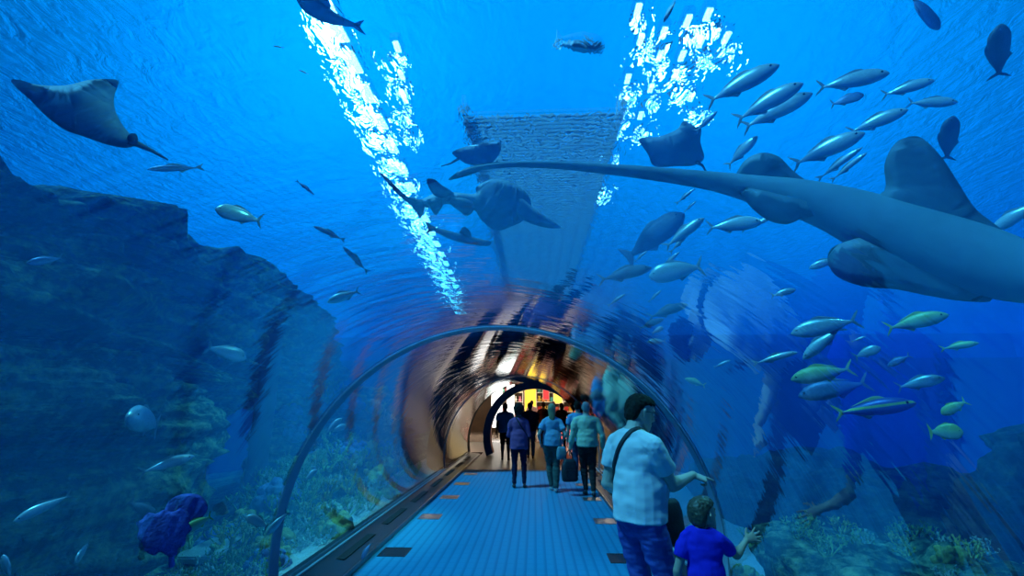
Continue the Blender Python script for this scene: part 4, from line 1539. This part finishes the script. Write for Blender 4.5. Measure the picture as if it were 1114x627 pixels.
def cloth(name, c, c2=None, rough=0.85):
    m = mat(name, c, c2 or tuple(x * .85 for x in c), 12, rough, bump=.12, bscale=220, spec=.15)
    return m


Z0 = 0.0
# --- the man in the white polo, pointing
mY = 3.42
base = atY(693, 520, mY); base.z = 0
wr_r = atY(754, 517, 3.50)
tip = atY(776, 525, 3.50)
dirp = (tip - wr_r).normalized()
wr_l = atY(664, 514, mY + .02)
m_polo = cloth('polo_white', (0.80, 0.82, 0.84), (0.74, 0.76, 0.78))
m_jean = cloth('jeans_indigo', (0.10, 0.13, 0.46), (0.07, 0.09, 0.36))
m_shoe = mat('shoe_dark', (0.02, 0.02, 0.022), None, 9, 0.5)
man, HPm, leanm = person(base, math.radians(-62), 1.745, 'man in white polo shirt pointing at the glass above the boy', SKL,
       hair=('short', H_dk), shirt=m_polo, legs=m_jean, shoe=m_shoe, bulk=1.06, belly=.04, hs=1.04,
       hands=((-.17, .14, .96), wr_r), head=(math.radians(-14), math.radians(-16), 0), head_off=(.0, .055, -.028), voxel=.0048, hem=.88, detail=True, collar=True,
       hand_dir=(None, (dirp, (0.1, -.35, .9), (0.03, 1.15, 1.2, 1.2), 0.05, .5)), wide=1.15, feet=((-.12, -.04), (.13, .06)), hint=((-.45, -1.0, .0), (.1, -.5, -1)), fr=.0092)
# eyeglasses
m_gl = mat('glasses_dark', (0.01, 0.01, 0.012), None, 5, 0.3)
b_ = bmesh.new()
q = 1.02 * 1.745 / 1.75
for sx in (-1, 1):
    pts = [HPm(sx * .032 + .024 * math.cos(a), .100, .012 + .017 * math.sin(a)) for a in [2 * math.pi * i / 16 for i in range(17)]]
    tube(b_, pts, .0018, 6)
    tube(b_, [HPm(sx * .056, .099, .016), HPm(sx * .074, .085, .016), HPm(sx * .080, .02, .014), HPm(sx * .082, -.01, .006)], .0022, 6)
tube(b_, [HPm(-.010, .101, .014), HPm(0, .104, .017), HPm(.010, .101, .014)], .0018, 6)
obj('glasses', b_, m_gl, man, True)

# --- the boy
bY = 2.98
bb = atY(766, 600, bY); bb.z = 0
bb.z = 0.0
hw_ = atY(812, 588, 3.16)
gx = TX + math.sqrt(TR ** 2 - (hw_.z - TZ) ** 2)
ht_ = atY(825, 587, 2.98)
m_bshirt = cloth('shirt_royal_blue', (0.035, 0.03, 0.62), (0.025, 0.02, 0.50))
boy, HPb, _ = person(bb, math.radians(-22), 1.135, 'small boy in royal blue t-shirt touching the glass with one hand', SK,
       hair=('short', H_br), shirt=m_bshirt, legs=cloth('shorts_denim', (0.10, 0.16, 0.25)), shoe=m_shoe, bulk=.84, hs=1.25, child=True,
       hands=((-.24, .06, .86), hw_), head=(math.radians(-42), math.radians(6), 0), voxel=.0038, hem=.80, detail=True,
       hand_dir=(None, ((1, .25, .30), (-.35, -.9, .2), (0.12, .06, .08, .15), 0.42, 1.0)), feet=((-.10, 0), (.10, .03)), shorts=True, hint=((-.6, -1, 0), (.0, -.2, -1)), fr=.0095, head_off=(.02, .02, -.03))

# --- walkers, all seen from behind
def foot(x, y):
    p = atZ(x, y, 0.0); return p


m_blk = mat('cloth_black', (0.012, 0.012, 0.015), None, 9, 0.85)
LEG = cloth('leggings_navy', (0.012, 0.015, 0.05))
f_ = foot(564.5, 531)
w1, _, lw1 = person(f_, 0, 1.64, 'woman with bushy dark hair, mauve blouse and dark leggings', SKD, hair=('curly', H_dk),
       shirt=cloth('blouse_mauve', (0.40, 0.11, 0.27), (0.32, 0.09, 0.22)), legs=LEG, shoe=m_shoe, bulk=1.0, female=True, sleeve='long', hands=((-.10, .20, 1.06), (.10, .20, 1.06)),
       feet=((-.10, -.02), (.12, .0)), hem=.80, flare=.04, hips=1.05, hint=((-.5, -.6, -.8), (.5, -.6, -.8)))
f_ = foot(602, 535)
w2, _, lw2 = person(f_, 0, 1.66, 'woman with long fair hair, light blue t-shirt and grey-green trousers', SKL, hair=('long', H_bl),
       shirt=cloth('tee_light_blue', (0.30, 0.52, 0.70), (0.26, 0.46, 0.64)), legs=cloth('trousers_grey_green', (0.10, 0.14, 0.13), (0.07, 0.10, 0.09)), shoe=mat('shoe_pale', (0.4, 0.42, 0.42), None, 9, .5),
       bulk=1.0, female=True, sleeve='short', hands=((-.25, .10, .95), (.22, .12, .98)), feet=((-.03, .12), (.05, -.10)), hem=.86, flare=.06, hips=1.08, wide=1.25)
f_ = foot(641, 540)
w3, _, lw3 = person(f_, 0, 1.70, 'grey-haired man in pale shirt and black trousers carrying a dark bag', SKL, hair=('thin', H_gy),
       shirt=cloth('shirt_pale', (0.64, 0.70, 0.50), (0.58, 0.64, 0.45)), legs=m_blk, shoe=m_shoe, bulk=1.12, sleeve='long', hands=((-.33, .06, .84), (.30, .03, .86)), feet=((-.05, .10), (.08, -.04)), hem=.90, belly=.03)
f_ = foot(631, 522)
w4, _, _ = person(f_, 0, 1.72, 'person with dark hair walking half hidden beyond the grey-haired man', SK, hair=('short', H_dk),
       shirt=cloth('tee_blue', (0.18, 0.42, 0.70)), legs=cloth('jeans_blue', (0.04, 0.08, 0.16)), shoe=m_shoe, bulk=1.02, feet=((-.08, -.05), (.09, .08)))
f_ = foot(549.5, 501)
w5, _, _ = person(f_, 0, 1.68, 'man in blue t-shirt and black shorts near the left foot of the portal', SKD, hair=('short', H_dk),
       shirt=cloth('tee_steel_blue', (0.10, 0.26, 0.44)), legs=m_blk, shoe=m_shoe, bulk=1.14, feet=((-.09, .04), (.11, -.02)), shorts=True)
f_ = foot(577, 499)
w6, _, _ = person(f_, 0, 1.70, 'person in navy top and blue jeans beyond the bushy-haired woman', SKD, hair=('short', H_dk),
       shirt=cloth('top_navy', (0.02, 0.035, 0.08)), legs=cloth('jeans_mid', (0.05, 0.14, 0.28)), shoe=m_shoe, bulk=1.14, feet=((-.07, .10), (.09, -.06)))
f_ = foot(592, 487)
w7, _, _ = person(f_, 0, 1.74, 'dark silhouetted person standing in the portal left of the fair-haired woman', SKD, hair=('bun', H_dk), shirt=m_blk, legs=m_blk, shoe=m_shoe, bulk=1.15, female=True, sleeve='long')
f_ = foot(612, 489)
w8, _, _ = person(f_, 0.2, 1.70, 'silhouetted woman with hand on hip right of the fair-haired woman', SKD, hair=('long', H_dk), shirt=m_blk, legs=m_blk, shoe=m_shoe, bulk=1.15, female=True, sleeve='long', hands=((-.24, .04, .85), (.17, .08, 1.02)), hint=(None, (1, -.3, 0)))
f_ = foot(579, 478)
w9, _, _ = person(f_, 0, 1.83, 'person in pale pink top in front of the yellow banner', SK, hair=('short', H_dk), shirt=cloth('top_pink', (0.60, 0.42, 0.44)), legs=LEG, shoe=m_shoe)
f_ = foot(603, 478)
w10, _, _ = person(f_, 0, 1.80, 'brown-haired person far off in the shop, only the head showing', SK, hair=('short', H_br), shirt=cloth('top_red', (0.4, 0.08, 0.06)), legs=LEG, shoe=m_shoe)

# --- what they carry
m_bag = mat('bag_black', (0.012, 0.014, 0.022), (0.02, 0.022, 0.03), 12, 0.6, bump=.2)
m_bagl = mat('bag_pale', (0.30, 0.42, 0.46), (0.24, 0.36, 0.40), 10, 0.6, bump=.2)


def bag(name, c, w_, d_, h_, m, label, cat, handle_h=0.12, rotz=0, pocket=True):
    e = empty(name, c, label, cat, None, rotz)
    b = bmesh.new()
    rs = []
    for t, sx_, sy_ in ((0, .84, .72), (.06, .96, .95), (.3, 1.0, 1.0), (.6, .97, .92), (.85, .84, .72), (1.0, .60, .40)):
        rs.append([Vector((math.copysign(abs(math.cos(a)) ** .55, math.cos(a)) * w_ / 2 * sx_, math.copysign(abs(math.sin(a)) ** .55, math.sin(a)) * d_ / 2 * sy_, h_ * t)) for a in [2 * math.pi * i / 24 for i in range(24)]])
    loft(b, rs)
    obj('bag_body', b, m, e, True)
    b = bmesh.new()
    tube(b, [(-w_ * .22, 0, h_ * .97), (-w_ * .18, 0, h_ + handle_h * .6), (0, 0, h_ + handle_h), (w_ * .18, 0, h_ + handle_h * .6), (w_ * .22, 0, h_ * .97)], .011, 8)
    obj('handle', b, m, e, True)
    if pocket:
        b = bmesh.new()
        bx(b, -w_ * .32, w_ * .32, -d_ / 2 - .035, -d_ / 2 + .02, h_ * .12, h_ * .55, .015)
        obj('pocket', b, m, e)
    return e


c = atY(620, 524, atZ(641, 540, 0).y + .02)
bag('backpack', c, .30, .18, .40, m_bag, 'dark backpack hanging from the grey-haired man\'s left hand', 'bag', .16, .2)
c = atY(611, 500, atZ(602, 535, 0).y - .12)
bag('handbag', c, .20, .11, .24, m_bagl, 'pale handbag at the right hip of the fair-haired woman', 'bag', .26, .3, False)


def wrap(pts, m, parent, name, hw=.020, th=.003, up_=None):
    """flat strap along points; each point comes with its outward direction"""
    b = bmesh.new()
    rs = []
    for i, (p, n) in enumerate(pts):
        t = (pts[min(i + 1, len(pts) - 1)][0] - pts[max(0, i - 1)][0]).normalized()
        s = t.cross(n).normalized()
        rs.append([p + s * hw + n * th, p + s * hw - n * th, p - s * hw - n * th, p - s * hw + n * th])
    loft(b, rs)
    bmesh.ops.recalc_face_normals(b, faces=b.faces)
    return obj(name, b, m, parent, True)


def strap_on(personE, start, end, lift, hw, n=36, full=True):
    """strap running round the torso in the plane given by start (shoulder) and end (opposite hip), laid on the shirt by ray casting"""
    sh = [c for c in personE.children if c.name.split('.')[0] == 'shirt'][0]
    me = sh.data
    bvh = BVHTree.FromPolygons([v.co for v in me.vertices], [p.vertices for p in me.polygons])
    a, b2 = Vector(start), Vector(end)
    mid = (a + b2) / 2
    ax = (b2 - a).normalized()
    side = Vector((0, 1, 0))
    out_ = []
    rr = (b2 - a).length / 2
    for i in range(n + 1):
        th_ = 2 * math.pi * i / n
        dirv = (ax * -math.cos(th_) * 1.0 + side * math.sin(th_) * 0.5).normalized()
        orig = mid + dirv * 1.2
        hit = bvh.ray_cast(orig, -dirv, 1.3)
        if hit[0] is not None:
            out_.append((hit[0] + dirv * lift, dirv))
    return out_


kk = 1.745 / 1.75
pts = strap_on(man, (.09 * kk, 0, 1.52 * kk), (-.24, 0, .98 * kk), .006, .02)
bagc = atY(728, 588, mY + .22)
be = empty('shoulder_bag', man.location.copy(), 'black shoulder bag on a dark strap worn by the man in white polo', 'bag', None, man.rotation_euler.z)
wrap(pts, m_bag, be, 'strap', .017, .003)
inv = Matrix.Rotation(-man.rotation_euler.z, 3, 'Z')
lc = inv @ (bagc - man.location)
b = bmesh.new()
rs = []
for t, sx_, sy_ in ((0, .70, .6), (.08, .95, .9), (.35, 1.0, 1.0), (.7, .95, .9), (.92, .8, .7), (1.0, .6, .45)):
    rs.append([lc + Vector((math.cos(a) * .075 * sy_, math.sin(a) * .14 * sx_, .30 * t - .03)) for a in [2 * math.pi * i / 20 for i in range(20)]])
loft(b, rs)
obj('bag_body', b, m_bag, be, True)
b = bmesh.new()
tube(b, [lc + Vector((0, -.10, .25)), lc + Vector((-.03, -.06, .42)), lc + Vector((-.10, .0, .55))], .010, 8)
obj('strap_end', b, m_bag, be, True)
# strap across the back of the bushy-haired woman
pts = strap_on(w1, (-.08, 0, 1.42), (.20, 0, .98), .006, .015)
e = empty('crossbody_strap', w1.location.copy(), 'thin dark bag strap across the back of the mauve blouse', 'strap')
wrap([p for p in pts if p[1].y < .05], m_bag, e, 'strap', .011, .003)
# ================================================================ the shop hall beyond the portal
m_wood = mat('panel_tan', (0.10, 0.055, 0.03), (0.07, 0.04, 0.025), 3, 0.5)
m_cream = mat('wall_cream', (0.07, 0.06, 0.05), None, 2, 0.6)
m_white = mat('shop_white', (0.8, 0.78, 0.74), None, 2, 0.35)
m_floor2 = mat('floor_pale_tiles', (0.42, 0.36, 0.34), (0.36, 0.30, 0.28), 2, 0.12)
MX0, MX1, MY0, MY1, MZ = -5.5, 5.5, 16.85, 29.0, 3.0
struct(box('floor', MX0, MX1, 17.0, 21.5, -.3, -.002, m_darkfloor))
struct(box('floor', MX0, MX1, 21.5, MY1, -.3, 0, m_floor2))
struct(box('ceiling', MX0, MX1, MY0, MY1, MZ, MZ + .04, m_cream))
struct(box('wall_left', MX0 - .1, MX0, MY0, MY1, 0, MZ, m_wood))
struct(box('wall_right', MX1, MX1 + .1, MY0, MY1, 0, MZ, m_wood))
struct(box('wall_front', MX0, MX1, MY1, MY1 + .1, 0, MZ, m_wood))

lw = emit('shop_light_warm', (1.0, 0.82, 0.58), 30)
g = 'square ceiling lights of the shop hall'
ce = empty('ceiling_light', (-3.6, 23.4, MZ), 'warm square ceiling light in the shop hall beyond the portal', 'light', g)
box('frame', -.42, .42, -.42, .42, -.05, -.002, m_white, ce, .01)
box('diffuser', -.36, .36, -.36, .36, -.075, -.052, lw, ce)
for x in (-3.6, -1.2, 1.2, 3.6):
    for y in (23.4, 26.0):
        if (x, y) != (-3.6, 23.4):
            n = copy_tree(ce); n.location = (x, y, MZ)

# lit panels and banners
def panel(name, x0, x1, y, z0, z1, col, st, label, cat, ax='y'):
    e = empty(name, ((x0 + x1) / 2, y, z0), label, cat)
    w_ = (x1 - x0) / 2
    box('frame', -w_ - .03, w_ + .03, 0.0, .06, -.03, z1 - z0 + .03, m_white, e, .01)
    box('panel_face', -w_, w_, -.012, -.001, 0, z1 - z0, emit(name + '_lit', col, st), e)
    if ax != 'y':
        e.rotation_euler.z = ax
    return e


panel('backlit_sign', -2.45, -1.85, 26.5, .4, 2.8, (1, .97, .92), 3.2, 'white backlit panel at the left of the shop front', 'sign')
panel('banner', -0.55, 0.05, 25.6, .9, 2.95, (1, .62, .05), 2.0, 'yellow lit banner behind the person in pale pink', 'banner')
panel('banner', 1.05, 1.50, 26.2, 1.7, 2.95, (1, .66, .08), 2.0, 'smaller yellow lit banner high above the fair-haired woman', 'banner')
panel('banner', 0.45, 0.75, 25.2, 1.9, 2.9, (.9, .06, .06), 1.4, 'red banner between the two yellow ones', 'banner')
panel('reflection_panel', -1.2, 1.2, 19.2, .7, 2.7, (1, .18, .06), 4.5, 'orange red glowing panel added at the left of the hall for its reflection', 'sign', math.pi / 2).location = (-3.0, 18.6, .5)
panel('reflection_panel', -.45, .45, 18.7, .5, 2.7, (1, .72, .40), 6.0, 'golden glowing panel added at the right of the hall for its reflection', 'sign', -math.pi / 2).location = (3.4, 20.6, .4)

panel('lit_counter', 1.0, 2.5, 22.3, .1, 1.05, (1, .16, .10), 2.2, 'red lit counter low at the right of the shop', 'counter')
panel('banner', 2.1, 2.7, 24.6, 1.2, 2.9, (1, .30, .08), 2.4, 'orange lit banner at the right of the shop over the red counter', 'banner')
panel('banner', -1.55, -1.15, 26.0, .6, 2.9, (.95, .93, .85), 2.4, 'white lit banner between the backlit sign and the yellow banner', 'banner')

# shelf racks with goods
GC = [('red', (0.75, 0.05, 0.04)), ('white', (0.8, 0.8, 0.78)), ('yellow', (0.85, 0.60, 0.06)), ('pink', (0.85, 0.25, 0.35)), ('teal', (0.08, 0.45, 0.42)), ('orange', (0.85, 0.28, 0.04))]
gm = [(n, mat('goods_' + n, c, None, 8, .5)) for n, c in GC]
r2 = random.Random(11)


def goods_proto(kind, m):
    b = bmesh.new()
    if kind == 'toy':
        for (x, y, z, r) in ((0, 0, .10, .10), (0, -.01, .24, .075), (-.06, -.01, .31, .03), (.06, -.01, .31, .03), (-.09, -.04, .12, .04), (.09, -.04, .12, .04), (-.05, -.08, .03, .04), (.05, -.08, .03, .04)):
            s_ = bmesh.ops.create_icosphere(b, subdivisions=2, radius=r); bmesh.ops.translate(b, vec=(x, y, z), verts=s_['verts'])
        return bake('toy', b, m, None, .02, 2)
    bx(b, -.11, .11, -.09, .09, 0, .26, .012)
    return obj('gift_box', b, m)


protos = {}
for rx, ry, nm in ((-1.35, 26.8, 'left'), (2.2, 25.8, 'right'), (3.6, 24.0, 'far right'), (0.75, 27.2, 'middle')):
    e = empty('display_rack', (rx, ry, 0), 'white display rack of goods, the %s one in the shop' % nm, 'rack')
    for k in range(5):
        box('shelf', -.65, .65, -.25, .22, .20 + k * .52, .24 + k * .52, m_white, e, .005)
    for x in (-.66, .66):
        box('side_panel', x - .02, x + .02, -.25, .22, 0, 2.75, m_white, e)
    for k in range(5):
        for j in range(5):
            ci = r2.randrange(len(gm)); kd = r2.choice(('toy', 'gift_box'))
            key = (ci, kd)
            if key not in protos:
                o = goods_proto(kd, gm[ci][1]); protos[key] = o
            else:
                o = protos[key].copy(); C.objects.link(o)
            o.location = (rx - .50 + j * .25, ry - .02, .24 + k * .52)
            o.rotation_euler.z = r2.uniform(-.3, .3)
            s_ = r2.uniform(.85, 1.0); o.scale = (s_, s_, s_)
            word = 'soft toy' if kd == 'toy' else 'gift box'
            tag(o, '%s %s on the display racks in the shop' % (gm[ci][0], word), word, '%s %ss in the shop' % (gm[ci][0], word))
